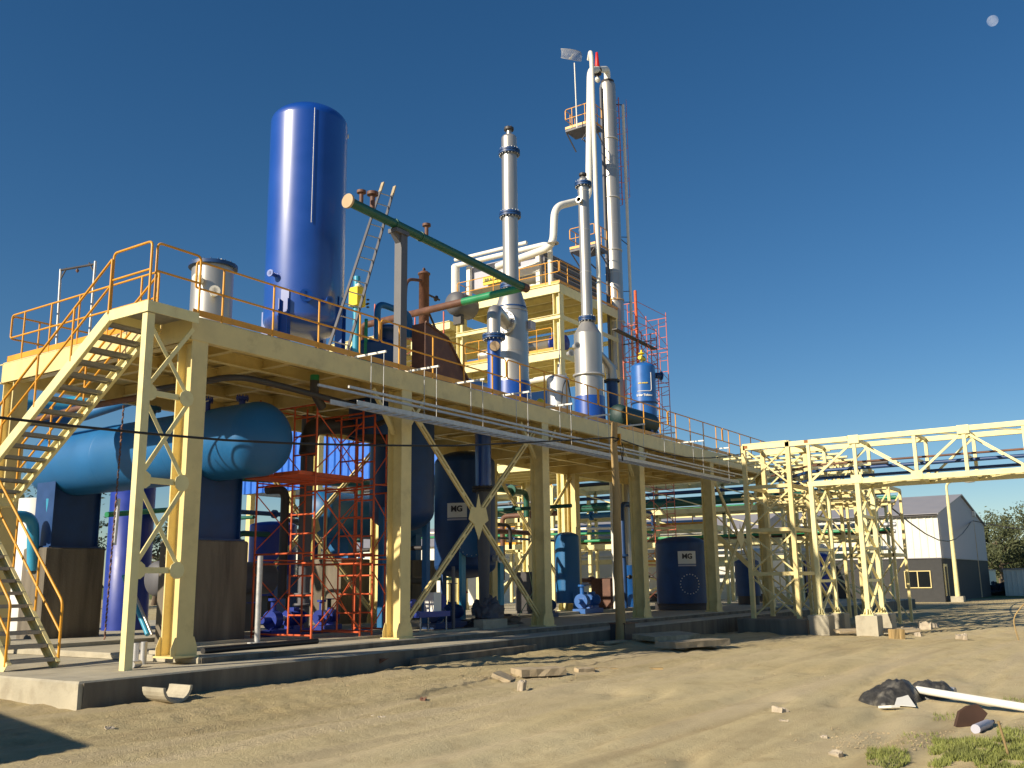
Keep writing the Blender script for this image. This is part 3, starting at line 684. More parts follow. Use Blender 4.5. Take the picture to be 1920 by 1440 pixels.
MB().tube([q0 + V((-.12, 0, 0)), q0 + V((.14, .0, 0))], .13, 20).build('elbow_joint', 'brown', h2)
mb = MB(); mb.tube(bend([gz_, gz_ + V((0, .5, 0)), gz_ + V((0, .5, -1.4))], .3, 5), .11, 16); mb.build('drop_leg', 'brown', h2)
t = thing('header_support_post', 'plain grey square post carrying the green overhead pipe', 'post', (17.2, 15.0, ZD))
zt3 = pa.z + (pb.z - pa.z) * ((17.2 - pa.x) / (pb.x - pa.x)) - .12
MB().box(17.08, 17.31, 14.76, 14.98, ZD, zt3 - .1).build('post', 'grey', t)
mb = MB(); mb.box(16.85, 17.33, 14.72, 15.0, zt3 - .1, zt3); mb.add([(16.86, 14.8, zt3 - .1), (17.08, 14.8, zt3 - .1), (17.08, 14.8, zt3 - .32), (16.86, 14.95, zt3 - .1), (17.08, 14.95, zt3 - .1), (17.08, 14.95, zt3 - .32)], [(0, 1, 2), (5, 4, 3), (0, 2, 5, 3), (0, 3, 4, 1), (1, 4, 5, 2)]); mb.build('bracket', 'grey', t)
q = P(667, 640, Y=15.8)
t = thing('level_gauge_pipe', 'light blue standpipe with a yellow instrument box behind the ladder', 'pipe', (q.x, 15.8, ZD))
za, zb_ = P(666, 575, Y=15.8).z, P(664, 540, Y=15.8).z; zt4 = P(667, 518, Y=15.8).z
MB().tube([(q.x, 15.8, ZD), (q.x, 15.8, zt4)], .085, 14).build('pipe', 'cyan', t)
mb = MB(); mb.box(q.x - .17, q.x + .13, 15.62, 15.9, za, zb_); ob = mb.build('instrument_box', 'yellow', t)
mb = MB(); mb.lathe((q.x - .05, 15.7, zb_ + .06), [(0, -.06), (.09, 0), (0, .07)], 'Z', 10); mb.lathe((q.x + .1, 15.75, zb_ + .06), [(0, -.06), (.08, 0), (0, .07)], 'Z', 10); mb.build('wrapping', 'white', t)
mb = MB(); mb.tube([(q.x + .1, 15.75, za + .1), (q.x + .3, 15.7, za + .12)], .02, 6)
for dz in (.05, .14, .24): mb.lathe((q.x + .3, 15.7, za + dz), [(.0, -.03), (.05, 0), (0, .03)], 'Z', 8)
mb.build('valve_cluster', 'dark', t)
q = P(686, 640, Y=16.4)
t = thing('pale_green_pipe', 'thin pale green standpipe rising left of the blue deck tank', 'pipe', (q.x, 16.4, ZD)); MB().tube([(q.x, 16.4, ZD), (q.x, 16.4, P(686, 598, Y=16.4).z)], .045, 10).build('pipe', 'green', t)
t = thing('round_end_tank', 'grey tank end with dished head standing beyond the green branch pipe', 'tank', tuple(P(852, 565, Y=24)))
c = P(850, 567, Y=24); mb = MB(); mb.lathe(c + V((.6, 0, 0)), [(.02, -.75), (.3, -.72), (.46, -.6), (.52, -.42), (.52, .55), (0, .55)], 'X', 30); mb.build('shell', 'grey', t)
mb = MB(); mb.box(c.x + .25, c.x + .5, 23.8, 24.2, c.z - .9, c.z - .4); mb.build('saddle', 'dark', t)

# brown cooling column with elbow far left of the silver ones
q = P(795, 560, Y=21.5); t = thing('brown_column', 'slim rust brown column with a side elbow behind the grey support post', 'column', (q.x, 21.5, ZD))
zt5 = P(795, 515, Y=21.5).z
MB().lathe((q.x, 21.5, 0), [(.19, ZD), (.19, zt5), (.23, zt5), (.23, zt5 + .05), (.19, zt5 + .05)] + dome(.19, .1, zt5 + .05, 4), 'Z', 24).build('shell', 'brown', t)
mb = MB(); pts = [V((x_, 21.5, z_)) for x_, z_ in ((q.x - .1, zt5 - .25), (q.x - 1.0, zt5 - .42), (q.x - 1.05, zt5 - 1.2))]; mb.tube(bend(pts, .35, 6), .06, 12); mb.build('side_elbow', 'brown', t)
MB().tube([V((q.x - 1.05, 21.5, zt5 - 1.2)), V((q.x - 1.05, 21.5, ZD))], .055, 10).build('down_pipe', 'galv', t)
mb = MB(); mb.tube([(q.x + .15, 21.5, zt5 - .7), (q.x + .9, 21.5, zt5 - .75)], .04, 8); mb.lathe((q.x + .7, 21.5, zt5 - .74), [(0, -.12), (.12, 0), (0, .12)], 'X', 10); mb.tube([(q.x + .15, 21.5, zt5 - 1.2), (q.x + .9, 21.5, zt5 - 2.2)], .04, 8); mb.build('side_valve', 'dark', t)
mb = MB(); mb.lathe((q.x, 21.5, zt5 + .2), [(.04, -.04), (.075, 0), (.04, .04), (.02, 0)], 'Y', 14); mb.build('lifting_eye', 'brown', t)
for px, yt in ((663 + 90, 520), (828, 502), (819, 535)):
    pass

# ================================================================ TALL DISTILLATION TOWER AND ITS PIPES
TX, TY = 40.25, 21.0
TW = thing('tall_silver_tower', 'tallest silver distillation tower, banded and clad, rising behind the right end of the deck', 'tower', (TX, TY, .035))
ztt = P(1139, 160, Y=TY).z; tr = .40
MB().lathe((TX, TY, 0), [(tr + .02, 1.2), (tr, 1.3), (tr, ztt), (tr, ztt), (tr - .06, ztt + .1), (.15, ztt + .16), (0, ztt + .16)], 'Z', 40).build('shell', 'steel', TW)
MB().lathe((TX, TY, 0), [(tr + .32, .035), (tr + .1, 1.9), (tr + .1, 1.9), (0, 1.9)], 'Z', 36).build('skirt', 'drum', TW)
for py in (265, 372, 468, 560, 600, 705): 
    z = P(1145, py, Y=TY).z; MB().lathe((TX, TY, z), [(tr, -.03), (tr + .035, -.03), (tr + .035, .03), (tr, .03)], 'Z', 40).build('band', 'alu' if py != 560 else 'tan', TW)
for k, py in enumerate((215, 320, 420, 510, 640)):
    z = P(1145, py, Y=TY).z; MB().lathe((TX, TY, z), [(tr, -.01), (tr + .008, 0), (tr, .01)], 'Z', 40).build('seam', 'alu', TW)
# ladder with cage hoops on the far side
def cage_ladder(parent, x, y, z0, z1, dx, dy, m_='pink'):
    d = V((dx, dy, 0)).normalized(); tn = V((-d.y, d.x, 0)); c = V((x, y, 0)); mb = MB()
    for s in (-1, 1): mb.bar(c + tn * s * .22 + V((0, 0, z0)), c + tn * s * .22 + V((0, 0, z1)), .04, .03, d)
    z = z0
    while z < z1: mb.tube([c + tn * .22 + V((0, 0, z)), c - tn * .22 + V((0, 0, z))], .012, 6); z += .32
    mb.build('ladder', m_, parent); mb = MB(); z = z0 + .6
    while z < z1:
        mb.tube([c + (d * (.35 + .35 * math.sin(t_)) + tn * .36 * math.cos(t_)) * 1.0 + V((0, 0, z)) for t_ in [math.pi * i / 8 for i in range(9)]], .014, 5); z += .9
    for a in (.4, math.pi / 2, math.pi - .4): q = c + d * (.35 + .35 * math.sin(a)) + tn * .36 * math.cos(a); mb.tube([q + V((0, 0, z0 + .6)), q + V((0, 0, z1))], .012, 5)
    mb.build('safety_cage', m_, parent)
cage_ladder(TW, TX + tr + .18, TY - .1, P(1165, 392, Y=TY).z, P(1160, 195, Y=TY).z, 1, -.2)
cage_ladder(TW, TX + tr + .3, TY + .5, 12.2, P(1165, 470, Y=TY).z, 1, .4, 'galv')
mb = MB(); q = P(1118, 500, Y=TY - .2); 
mb.tube([(TX - tr - .08, TY + .15, 6.2), (TX - tr - .08, TY + .15, ztt - .3)], .07, 12); mb.build('side_duct', 'grey', TW)
# platform high on the tower (left) with yellow rail
def cant_platform(parent, p, sx, sy, toe=True):
    x, y, z = p
    mb = MB(); mb.box(x - sx, x + sx, y - sy, y + sy, z - .1, z); mb.box(x - sx, x + sx, y - sy, y - sy + .02, z - .18, z - .1); mb.bar((x - sx + .1, y - sy, z - .1), (x + sx, y - sy, z - .75), .05, .05); mb.bar((x - sx + .1, y + sy, z - .1), (x + sx, y + sy, z - .75), .05, .05)
    mb.bar((x - sx, y - sy + .05, z - .15), (x - sx + .25, y, z - .62), .04, .04); mb.bar((x - sx + .25, y - .1, z - .62), (x + sx, y - .1, z - .8), .05, .05)
    mb.build('bracket_floor', 'grey', parent)
    rail_run([(x + sx, y + sy, z), (x - sx, y + sy, z), (x - sx, y - sy, z), (x + sx, y - sy, z)], parent, h=1.05, name='platform_rail', seglen=9, post=.9)
q = P(1090, 240, Y=21.0); cant_platform(TW, (q.x + .25, 21.0, q.z), .5, .75)
q = P(1100, 468, Y=21.3); cant_platform(TW, (q.x + .2, 21.3, q.z), .6, .7)
# antenna
t = thing('grid_dish_antenna', 'grid dish antenna on a thin white mast at top left of the tallest tower', 'antenna', tuple(P(1080, 235, Y=20.9)))
a = P(1082, 240, Y=20.9); b = P(1077, 118, Y=20.9)
MB().tube([a, b], .028, 8).build('mast', 'white', t)
mb = MB(); cc = P(1075, 101, Y=20.9); u_ = (RT * .95 + V((.2, .2, 0))).normalized(); vv = V((0, 0, 1)); nn = u_.cross(vv)
def dpt(i, j, off=0): s_, t_ = i / 10, j / 6; return cc + u_ * (.52 * s_) + vv * (.28 * t_ * (1 - .15 * s_ * s_) + .12 * s_ * s_) + nn * (-.22 * (s_ * s_ + .4 * t_ * t_) + off)
for i in range(-10, 11): mb.tube([dpt(i, j) for j in range(-6, 7)], .006, 4)
for j in range(-6, 7): mb.tube([dpt(i, j) for i in range(-10, 11)], .006 if abs(j) < 6 else .012, 4)
mb.build('dish_grid', 'galv', t)
mb = MB(); mb.tube([cc - nn * .0, cc - nn * .42], .02, 6); mb.tube([cc - nn * .42 - u_ * .06, cc - nn * .42 + u_ * .06], .035, 8); mb.build('feed_arm', 'white', t)
# overhead vapour line from the tower top, down and over to the cooler roof
vz = P(1107, 140, Y=20.3).z
t = thing('vapour_pipe', 'thick pale pipe looping from the tallest tower top down to the rooftop cooler', 'pipe', (TX - 1.0, 20.3, 14))
a = P(1107, 140, Y=20.3); b = P(1104, 372, Y=20.3); c = P(1040, 388, Y=20.8); d = P(1037, 462, Y=20.8); e = P(932, 500, X=P(1037, 462, Y=20.8).x + .1)
top = V((TX, TY, ztt + .15))
pts = bend([top, top + V((0, 0, .75)), V((a.x, 20.3, a.z + .25)), V((b.x, 20.3, b.z)), c, d, e], .55, 7)
MB().tube(pts, .165, 16).build('pipe', 'white', t)
mb = MB(); mb.lathe(top, [(.2, -.06), (.34, -.06), (.34, .06), (.2, .06)], 'Z', 20); mb.build('flange', 'dark', t)
mb = MB(); mb.lathe(d + V((0, 0, .15)), [(.17, -.03), (.26, -.03), (.26, .03), (.17, .03)], 'Z', 18); mb.build('flange', 'alu', t)
t = thing('relief_pipe', 'slim pale vertical pipe running beside the vapour pipe with a bent open top', 'pipe', (TX - 1.2, 19.9, 6))
a = P(1109, 104, Y=19.9); b = P(1126, 610, Y=19.9); MB().tube(bend([(a.x + .3, 20.2, a.z + .02), (a.x + .0, 19.95, a.z + .22), (a.x, 19.9, a.z - .1), (a.x, 19.9, ZD + .5)], .12, 4), .105, 14).build('pipe', 'white', t)
t = thing('red_relief_valve', 'bright red relief valve on dark fittings at the very top of the plant', 'valve', tuple(P(1121, 130, Y=20.6)))
q = P(1120, 128, Y=20.6); mb = MB(); mb.lathe(q, [(0, 0), (.10, .02), (.13, .1), (.09, .5), (.06, .85), (.05, .86), (0, .87)], 'Z', 14); mb.build('bonnet', 'red', t)
mb = MB(); mb.tube([q + V((-.45, 0, -.15)), q + V((.2, 0, -.02))], .11, 10); mb.tube([q + V((0, 0, .05)), q + V((0, 0, -.75))], .07, 8); mb.lathe(q + V((0, 0, -.3)), [(.1, -.04), (.2, -.04), (.2, .04), (.1, .04)], 'Z', 12); mb.lathe(q + V((0, 0, -.1)), [(.1, -.04), (.22, -.04), (.22, .04), (.1, .04)], 'Z', 12); mb.build('body', 'dark', t)
mb = MB(); mb.lathe(q + V((0, 0, -.62)), [(0, -.18), (.13, -.08), (.13, .08), (0, .18)], 'Z', 12); mb.build('knuckle', 'white', t)
t = thing('thin_white_pipe', 'very slim white vertical pipe on outriggers right of the tallest tower', 'pipe', (TX + 2, TY, 6))
a = P(1168, 197, Y=20.6); b = P(1185, 690, Y=20.6); MB().tube([a, (a.x, 20.6, ZD + .4)], .075, 10).build('pipe', 'white', t)
mb = MB(); 
for py in (250, 330): pass
mb.tube([a, V((TX + .3, TY, ztt - .9))], .03, 6); mb.build('top_stay', 'dark', t)
for py in (440, 455, 540, 560): z = P(1170, py, Y=20.6).z; MB().bar((TX + .35, TY - .2, z + (.25 if py % 20 else -.1)), (a.x, 20.6, z), .03, .03).build('outrigger', 'dark', t)

# ================================================================ PIPE SCAFFOLDS (welded frames, brace tubes)
def scaffold(name, label, x0, x1, y0, y1, z0, lifts, h, m_, extra=0, grp=None, t=.024, rung=.42, deck=None):
    th = thing(name, label, 'scaffold', (x0, y0, z0), grp)
    for x in (x0, x1):
        mb = MB(); H = lifts * h
        for y in (y0, y1): mb.tube([(x, y, z0), (x, y, z0 + H + extra)], t, 8)
        for k in range(lifts):
            zb = z0 + k * h; ys = y0 + (y1 - y0) * .62
            mb.tube([(x, y0, zb + .12), (x, y1, zb + .12)], t * .9, 8); mb.tube([(x, y0, zb + h - .1), (x, y1, zb + h - .1)], t * .9, 8)
            mb.tube([(x, y0 + (y1 - y0) * .38, zb + .12), (x, y0 + (y1 - y0) * .38, zb + h - .1)], t * .9, 8)
            z = zb + .12 + rung
            while z < zb + h - .2: mb.tube([(x, y0, z), (x, y0 + (y1 - y0) * .38, z)], t * .8, 8); z += rung
        mb.build('frame', m_, th)
    for y in (y0, y1):
        mb = MB()
        for k in range(lifts):
            zb = z0 + k * h
            mb.tube([(x0, y, zb + .2), (x1, y, zb + h - .3)], t * .6, 6); mb.tube([(x1, y - .02, zb + .2), (x0, y - .02, zb + h - .3)], t * .6, 6)
            mb.tube([(x0, y, zb + h), (x1, y, zb + h)], t * .7, 6)
        mb.build('brace', m_, th)
    if deck:
        for zz in deck:
            for k in range(2): yy = y0 + .05 + k * (y1 - y0) * .5; MB().box(x0 - .45, x1 + .1, yy, yy + (y1 - y0) * .42, zz - .03, zz + .05).build('deck_board', m_, th)
    return th
s0 = P(585, 1203, Z=.04); s1 = P(507, 1195, Z=.04)
scaffold('pipe_scaffold', 'orange pipe scaffold under the platform between the blue horizontal tank and the column', 15.05, 16.55, 15.42, 17.3, .04, 3, 1.75, 'rust', .2, deck=(3.62,))
scaffold('pipe_scaffold', 'orange pipe scaffold against the second column under the platform', 16.95, 18.05, 15.42, 17.0, .04, 3, 1.75, 'rust', 0)
q = P(1180, 700, Y=19.6)
scaffold('pipe_scaffold', 'faded red scaffold around the tallest tower, left of the lettered drum', 38.9, 40.9, 19.2, 20.0, ZD + .01, 4, 1.72, 'pink', .1, t=.026)
scaffold('pipe_scaffold', 'faded red scaffold rising above and right of the lettered blue drum', 43.2, 46.9, 21.4, 22.6, ZD - 6, 8, 1.92, 'pink', .2, t=.024, rung=.62)
scaffold('pipe_scaffold', 'slim red scaffold round the brown column beyond the deck', P(752, 560, Y=20.9).x, P(826, 560, Y=20.9).x, 20.75, 22.1, ZD + .1, 2, 1.9, 'pink', .9, t=.028)
# dark loose planks on the tall scaffold
t = thing('scaffold_boards', 'dark loose boards sticking out of the red scaffold above the lettered drum', 'boards')
a, b = P(1152, 617, Y=19.3), P(1228, 655, Y=19.3); mb = MB(); mb.bar(a, b, .25, .05).mark(); a, b = P(1170, 646, Y=20), P(1226, 638, Y=20); mb.bar(a, b, .25, .05); mb.build_each('board', 'dark', t)
t = thing('red_standpipe', 'thick red standpipe left of the thin white pipe above the lettered drum', 'pipe')
a, b = P(1191, 545, Y=19.8), P(1196, 680, Y=19.8); MB().tube([a, (a.x, 19.8, ZD + .3)], .07, 12).build('pipe', 'rust', t)

# ================================================================ YELLOW COOLER TOWER BEHIND THE DECK
UT = thing('cooler_tower', 'pale yellow steel tower behind the deck with an air cooler on its roof', 'steel tower', (34.7, 20.7, .035))
UX0, UX1, UY0, UY1 = 34.7, 40.0, 20.75, 26.05
zR = P(1073, 528, X=UX0).z; zM = P(1063, 655, X=UX0).z; zS = P(1063, 588, X=UX0).z; zL = 6.0
for x in (UX0, UX1):
    for y in (UY0, UY1): hcol(x, y, .035, zR - .36, .36, .34).build('column', 'pale', UT)
def frame_level(parent, x0, x1, y0, y1, z, h=.36, m_='pale', cross=4, name='level_beam', plate=True):
    mb = MB()
    for x in (x0 - .17, x1 + .17): mb.bar((x, y0 - .02, z - h / 2), (x, y1 + .36, z - h / 2), .03, h); mb.bar((x, y0 - .02, z - .012), (x, y1 + .36, z - .012), .14, .024); mb.bar((x, y0 - .02, z - h + .012), (x, y1 + .36, z - h + .012), .14, .024)
    for y in (y0, y1 + .34): mb.bar((x0 - .17, y, z - h / 2), (x1 + .17, y, z - h / 2), .03, h)
    for i in range(1, cross + 1): x = x0 + (x1 - x0) * i / (cross + 1); mb.ibeam((x, y0, z - h / 2), (x, y1 + .3, z - h / 2), .12, h * .7)
    mb.build(name, m_, parent)
    if plate: MB().box(x0 - .14, x1 + .14, y0, y1 + .34, z - .03, z + .003).build('floor_plate', m_, parent)
frame_level(UT, UX0, UX1, UY0, UY1, zR, .42); frame_level(UT, UX0, UX1, UY0, UY1, zM, .38); frame_level(UT, UX0, UX1, UY0, UY1, zS, .2, plate=False, cross=1)
frame_level(UT, UX0, UX1, UY0, UY1, P(1063, 875, X=UX0).z + .35, .4)
rail_run([(UX1, UY0 - .02, zR), (UX0 - .15, UY0 - .02, zR), (UX0 - .15, UY1 + .34, zR), (UX1, UY1 + .34, zR)], UT, h=1.05, seglen=3.6, post=1.2)
rail_run([(UX0 - .15, UY0 + .4, zM), (UX0 - .15, UY1 - .1, zM)], UT, h=1.05, seglen=9, post=1.6)
# lower platform running further back from the tower
zz = P(862, 600, X=UX0).z
LP = thing('rear_platform', 'pale yellow rear platform extending from the cooler tower behind the brown column', 'platform', (34.7, 27, .035))
frame_level(LP, UX0, UX1, UY1 + .75, 35.5, zz, .4, cross=3)
for x in (UX0, UX1):
    for y in (31.0, 35.2): hcol(x, y, .035, zz - .4).build('column', 'pale', LP)
mb = MB()
for i in range(4): mb.box(UX0 + .1, UX0 + .5, 27.3 + i * 1.7, 27.7 + i * 1.7, zz - 1.25, zz - .45).mark()
mb.build_each('hanger', 'pale', LP)
# air cooler box on the roof
ac = thing('air_cooler', 'grey louvred air cooler box with white legs on the roof of the yellow tower', 'air cooler', (37.5, 23.2, zR))
z0, z1 = zR + .75, zR + 1.9
MB().box(UX0 + .4, UX1 - .1, UY0 + 1.1, UY1 + .1, z0, z1).build('casing', 'lilac', ac)
mb = MB()
for k in range(4): mb.box(UX0 + .32, UX1 - .05, UY0 + 1.02, UY0 + 1.1, z0 + .06 + k * .28, z0 + .22 + k * .28).mark()
mb.build_each('louvre', 'grey', ac)
for y in (UY0 + 1.3, 23.3, UY1 - .1):
    MB().box(UX0 + .15, UX0 + .33, y - .1, y + .1, zR, z1).build('leg', 'white', ac)
MB().box(UX0 + .18, UX0 + .3, UY0 + 1.4, UY0 + 3.3, z0 + .1, z0 + .55).build('fascia', 'white', ac)
MB().box(UX0 + .10, UX0 + .18, UY0 + 3.3, UY0 + 4.3, z0 + .02, z0 + .42).build('sign_board', 'yellow', ac)
mt = Matrix.Translation(V((UX0 + .09, UY0 + 3.8, z0 + .22))) @ Matrix(((0, 0, -1, 0), (-1, 0, 0, 0), (0, 1, 0, 0), (0, 0, 0, 1)))
text_mesh("BRACIR", .24, 'dark', 'lettering', ac, mt, .005)
mb = MB(); mb.lathe((37.3, 23.4, zR + .05), [(.9, 0), (.9, .3), (.6, .45), (.5, .62), (0, .62)], 'Z', 26); mb.build('fan_ring', 'dark', ac)
MB().lathe((UX0 + .7, 22.6, zR + .02), [(.34, 0), (.34, .3), (.28, .42), (0, .46)], 'Z', 22).build('motor_cover', 'white', ac)
t = thing('cooler_header_pipes', 'pale header pipes along the front of the rooftop air cooler, dropping at its corner', 'pipe')
a = P(1032, 498, X=UX0 - .05); MB().tube(bend([(UX0 - .05, UY1 + .6, z1 + .08), (UX0 - .05, a.y, z1 + .08), (UX0 - .05, a.y, zR - .05)], .4, 7), .12, 14).build('header', 'white', t)
MB().tube([(UX0 + .05, UY1 + .6, z1 + .42), (UX0 + .05, UY0 + 1.8, z1 + .42)], .09, 12).build('header', 'white', t)
MB().tube(bend([(UX0 - .05, UY1 + .5, z1 + .08), (UX0 - .05, UY1 + .5, zR + .6), (UX0 - .05, UY1 + .5, zR - .3)], .3), .2, 14).build('drop_pipe', 'white', t)
# exchangers on the tower levels
t = thing('tube_exchanger', 'silver horizontal heat exchanger with a blue end on the middle level of the yellow tower', 'exchanger', (35.6, 22.5, zM))
MB().lathe((35.5, UY1 - .4, zM + .55), [(0, 0), (.33, 0), (.33, 0), (.33, 3.9), (0, 3.9)], 'Y', 26).build('shell', 'steel', t)
MB().lathe((35.5, UY1 - 4.3, zM + .55), [(.38, 0), (.38, .1), (.34, .1), (.34, .7), (0, .75)], 'Y', 24).build('channel_head', 'yblue', t)
mb = MB(); mb.box(35.3, 35.7, UY1 - 3.6, UY1 - 3.4, zM, zM + .3).mark(); mb.box(35.3, 35.7, UY1 - 1.2, UY1 - 1.0, zM, zM + .3); mb.build_each('saddle', 'dark', t)
t = thing('tower_pipework', 'pale pipes and a dark round vessel hanging below the middle level of the yellow tower', 'pipe')
a = P(1060, 663, X=35.5); mb = MB(); y_ = 25.2; mb.tube(bend([(35.2, UY0 + .2, zM - 1.0), (35.2, 24.2, zM - 1.05), (35.2, 24.2, zM - .4)], .2), .13, 12).mark(); mb.tube(bend([(35.0, 23.0, zM - .4), (35.0, 23.0, zM - 1.35), (35.0, 24.6, zM - 1.45)], .15), .1, 10); mb.build_each('pipe', 'white', t)
MB().lathe((35.1, 25.0, zM - 1.3), [(0, -.6), (.35, -.5), (.42, 0), (.35, .5), (0, .6)], 'Y', 20).build('vessel', 'navy', t)
t = thing('chain_hoist', 'red chain hoist hanging under the roof level of the yellow tower', 'hoist'); q = P(1041, 565, X=UX0 + 1.2)
mb = MB(); mb.lathe(q, [(0, -.22), (.16, -.14), (.18, .12), (0, .22)], 'Z', 12); mb.build('body', 'rust', t)
MB().tube([q + V((0, 0, .2)), V((q.x, q.y, zR - .4))], .03, 6).build('hanger', 'dark', t)
for s in (-.12, .12): MB().tube([q + V((0, s, 0)), V((q.x, q.y + s, zM + .6))], .012, 5).build('chain', 'galv', t)
MB().box(UX0 + .3, UX0 + .8, UY0 + .1, UY0 + .7, zM - 4.2, zM - 1.6)

# ================================================================ UNDER THE DECK: HORIZONTAL TANK, PIERS, VESSELS
HX, HZ, hr = 13.9, 4.32, .81
t = thing('horizontal_blue_tank', 'large matte blue horizontal tank with domed ends on two concrete piers under the platform', 'tank', (HX, 19.5, 2.2))
MB().lathe((HX, 23.6, HZ), list(reversed([(r, -h) for r, h in dome(hr, .5, 0, 10)])) + [(hr, 0), (hr, 7.65)] + dome(hr, .50, 7.65, 12), 'Y', 60).build('shell', 'teal', t)
for yy in (17.6, 23.0):
    mb = MB()
    prof = []; n = 14
    for i in range(n + 1): a = R(220 + 100 * i / n); prof.append((HX + (hr + .012) * math.cos(a), HZ + (hr + .012) * math.sin(a)))
    lo = [(HX - .62, 2.24), (HX + .62, 2.24)]
    pf = [lo[0]] + prof + [lo[1]]; k = len(pf)
    vs = [(x, yy - .3, z) for x, z in pf] + [(x, yy + .3, z) for x, z in pf]
    mb.add(vs, [tuple(reversed(range(k))), tuple(range(k, 2 * k))] + [(i, (i + 1) % k, (i + 1) % k + k, i + k) for i in range(k)])
    for s in (-1, 1): mb.box(HX + s * .62 - .012, HX + s * .62 + .012, yy - .4, yy + .4, 2.24, HZ - .5)
    mb.box(HX - .7, HX + .7, yy - .45, yy + .45, 2.2, 2.24)
    mb.build('saddle', 'navy', t)
for y in (17.0, 18.3, 21.0): MB().lathe((HX, y, HZ), [(hr, -.02), (hr + .006, 0), (hr, .02)], 'Y', 60).build('weld_seam', 'teal', t)
for (x, y, s_) in ((HX + .1, 16.7, 1), (HX - .35, 17.3, .8), (HX + .1, 20.0, 1.7)):
    mb = MB(); mb.tube([(x, y, HZ + hr - .1), (x, y, HZ + hr + .18 * s_)], .07 * s_, 14); mb.tube([(x, y, HZ + hr + .15 * s_), (x, y, HZ + hr + .21 * s_)], .14 * s_, 20)
    mb.disc_bolts((x, y, HZ + hr + .18 * s_), 10, .115 * s_, .014, .07); mb.build('nozzle', 'teal' if s_ > 1.2 else 'yblue', t)
mb = MB(); mb.tube([(HX - .5, 17.2, HZ + hr - .15), (HX - .5, 17.2, HZ + hr + .08), (HX - .45, 17.15, HZ + hr + .1)], .012, 6); mb.build('lifting_hook', 'white', t)
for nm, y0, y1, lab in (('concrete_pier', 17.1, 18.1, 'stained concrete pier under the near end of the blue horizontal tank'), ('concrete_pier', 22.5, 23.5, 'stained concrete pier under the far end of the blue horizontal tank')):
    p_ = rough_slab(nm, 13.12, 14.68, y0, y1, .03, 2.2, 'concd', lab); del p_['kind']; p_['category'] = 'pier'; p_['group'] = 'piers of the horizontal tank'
q = P(190, 990, Y=19.5)
t = thing('chain_and_angle', 'hanging rusty chain beside a pale steel angle under the horizontal tank', 'chain'); a = P(232, 760, Y=17.2); b = P(196, 1200, Y=17.2)
mb = MB(); n = 60
for i in range(n):
    p0 = a + (b - a) * (i / n); p1 = a + (b - a) * ((i + .9) / n); mb.bar(p0 + V((.012 * (i % 2), 0, 0)), p1 - V((.012 * (i % 2), 0, 0)), .035 if i % 2 else .015, .015 if i % 2 else .035)
mb.build('chain', 'brown', t); mb = MB(); mb.bar(P(222, 935, Y=17.4), P(214, 1022, Y=17.4), .08, .05); mb.build('angle', 'alu', t)

# hanging vessel that passes through the deck
t = thing('hanging_navy_vessel', 'big dark blue round vessel hanging through the deck right of the orange scaffold', 'vessel', (20.05, 17.2, 2.4)); R_ = 1.32
hx = (P(692, 850, Y=17.2).x + P(812, 850, Y=17.2).x) / 2
hrr = .5 * (P(812, 850, Y=17.2).x - P(692, 850, Y=17.2).x) * .655
MB().lathe((hx, 17.2, 0), list(reversed(dome(hrr, .55, 3.15, 10, False))) + [(hrr, 5.62)], 'Z', 52).build('shell', 'navy', t)
mb = MB(); mb.tube([(hx, 17.2, 2.6), (hx, 17.2, .04)], .12, 12); mb.build('drain_leg', 'navy', t)
for s in (-1, 1): MB().box(hx + s * .9 - .08, hx + s * .9 + .08, 17.0, 17.16, .04, 3.2).build('leg', 'teal', t)
# MG vessel
def sign(parent, c, w_, h_, ang, txt, rad, cx, cy):
    n = 8; zz = c.z; mb = MB(); vs = []
    for k in (0, 1):
        for i in range(n + 1):
            a = R(ang) + (i / n - .5) * w_ / rad
            for rr in (rad + .006, rad + .014): vs.append((cx + rr * math.cos(a), cy + rr * math.sin(a), zz + (k - .5) * h_))
    fs = []
    N = 2 * (n + 1)
    for i in range(n):
        a0, a1 = 2 * i, 2 * i + 2; fs += [(a0 + 1, a1 + 1, a1 + 1 + N, a0 + 1 + N), (a0, a0 + N, a1 + N, a1), (a0, a1, a1 + 1, a0 + 1), (a0 + N, a0 + 1 + N, a1 + 1 + N, a1 + N)]
    fs += [(0, 1, 1 + N, N), (2 * n, 2 * n + N, 2 * n + 1 + N, 2 * n + 1)]
    mb.add(vs, fs); sg = mb.build('name_plate', 'white', parent)
    mb = MB(); pts = [(cx + (rad + .012) * math.cos(R(ang) + (i / 8 - .5) * w_ / rad), cy + (rad + .012) * math.sin(R(ang) + (i / 8 - .5) * w_ / rad), zz - h_ * .62) for i in range(9)]
    for p0, p1 in zip(pts, pts[1:]): mb.bar(p0, p1, .012, h_ * .12)
    mb.build('name_strip', 'lilac', parent)
    wrap_text(txt, h_ * .55, zz + h_ * .08, ang, 'dark', sg, cx, cy, rad + .014, .008)
bx = (P(812, 890, Y=18.2).x + P(926, 900, Y=18.2).x) / 2; br = .5 * (P(926, 900, Y=18.2).x - P(812, 890, Y=18.2).x) * .60
t = thing('plated_navy_vessel', 'large dark blue upright vessel with a white name plate and a manway, below the deck', 'vessel', (bx, 18.2, .04))
zb1 = P(870, 870, Y=18.2).z; zb0 = P(870, 1060, Y=18.2).z
MB().lathe((bx, 18.2, 0), list(reversed(dome(br, .4, zb0, 8, False))) + [(br, zb0), (br, zb1)] + dome(br, .4, zb1, 8), 'Z', 52).build('shell', 'navy', t)
sign(t, P(835, 948, Y=17), .62, .44, 202, "MG", br, bx, 18.2)
for s in (-1, 1): MB().box(bx + s * 1.0 - .1, bx + s * 1.0 + .1, 17.5, 17.6, .04, zb0 + .6).build('leg', 'cyan', t)
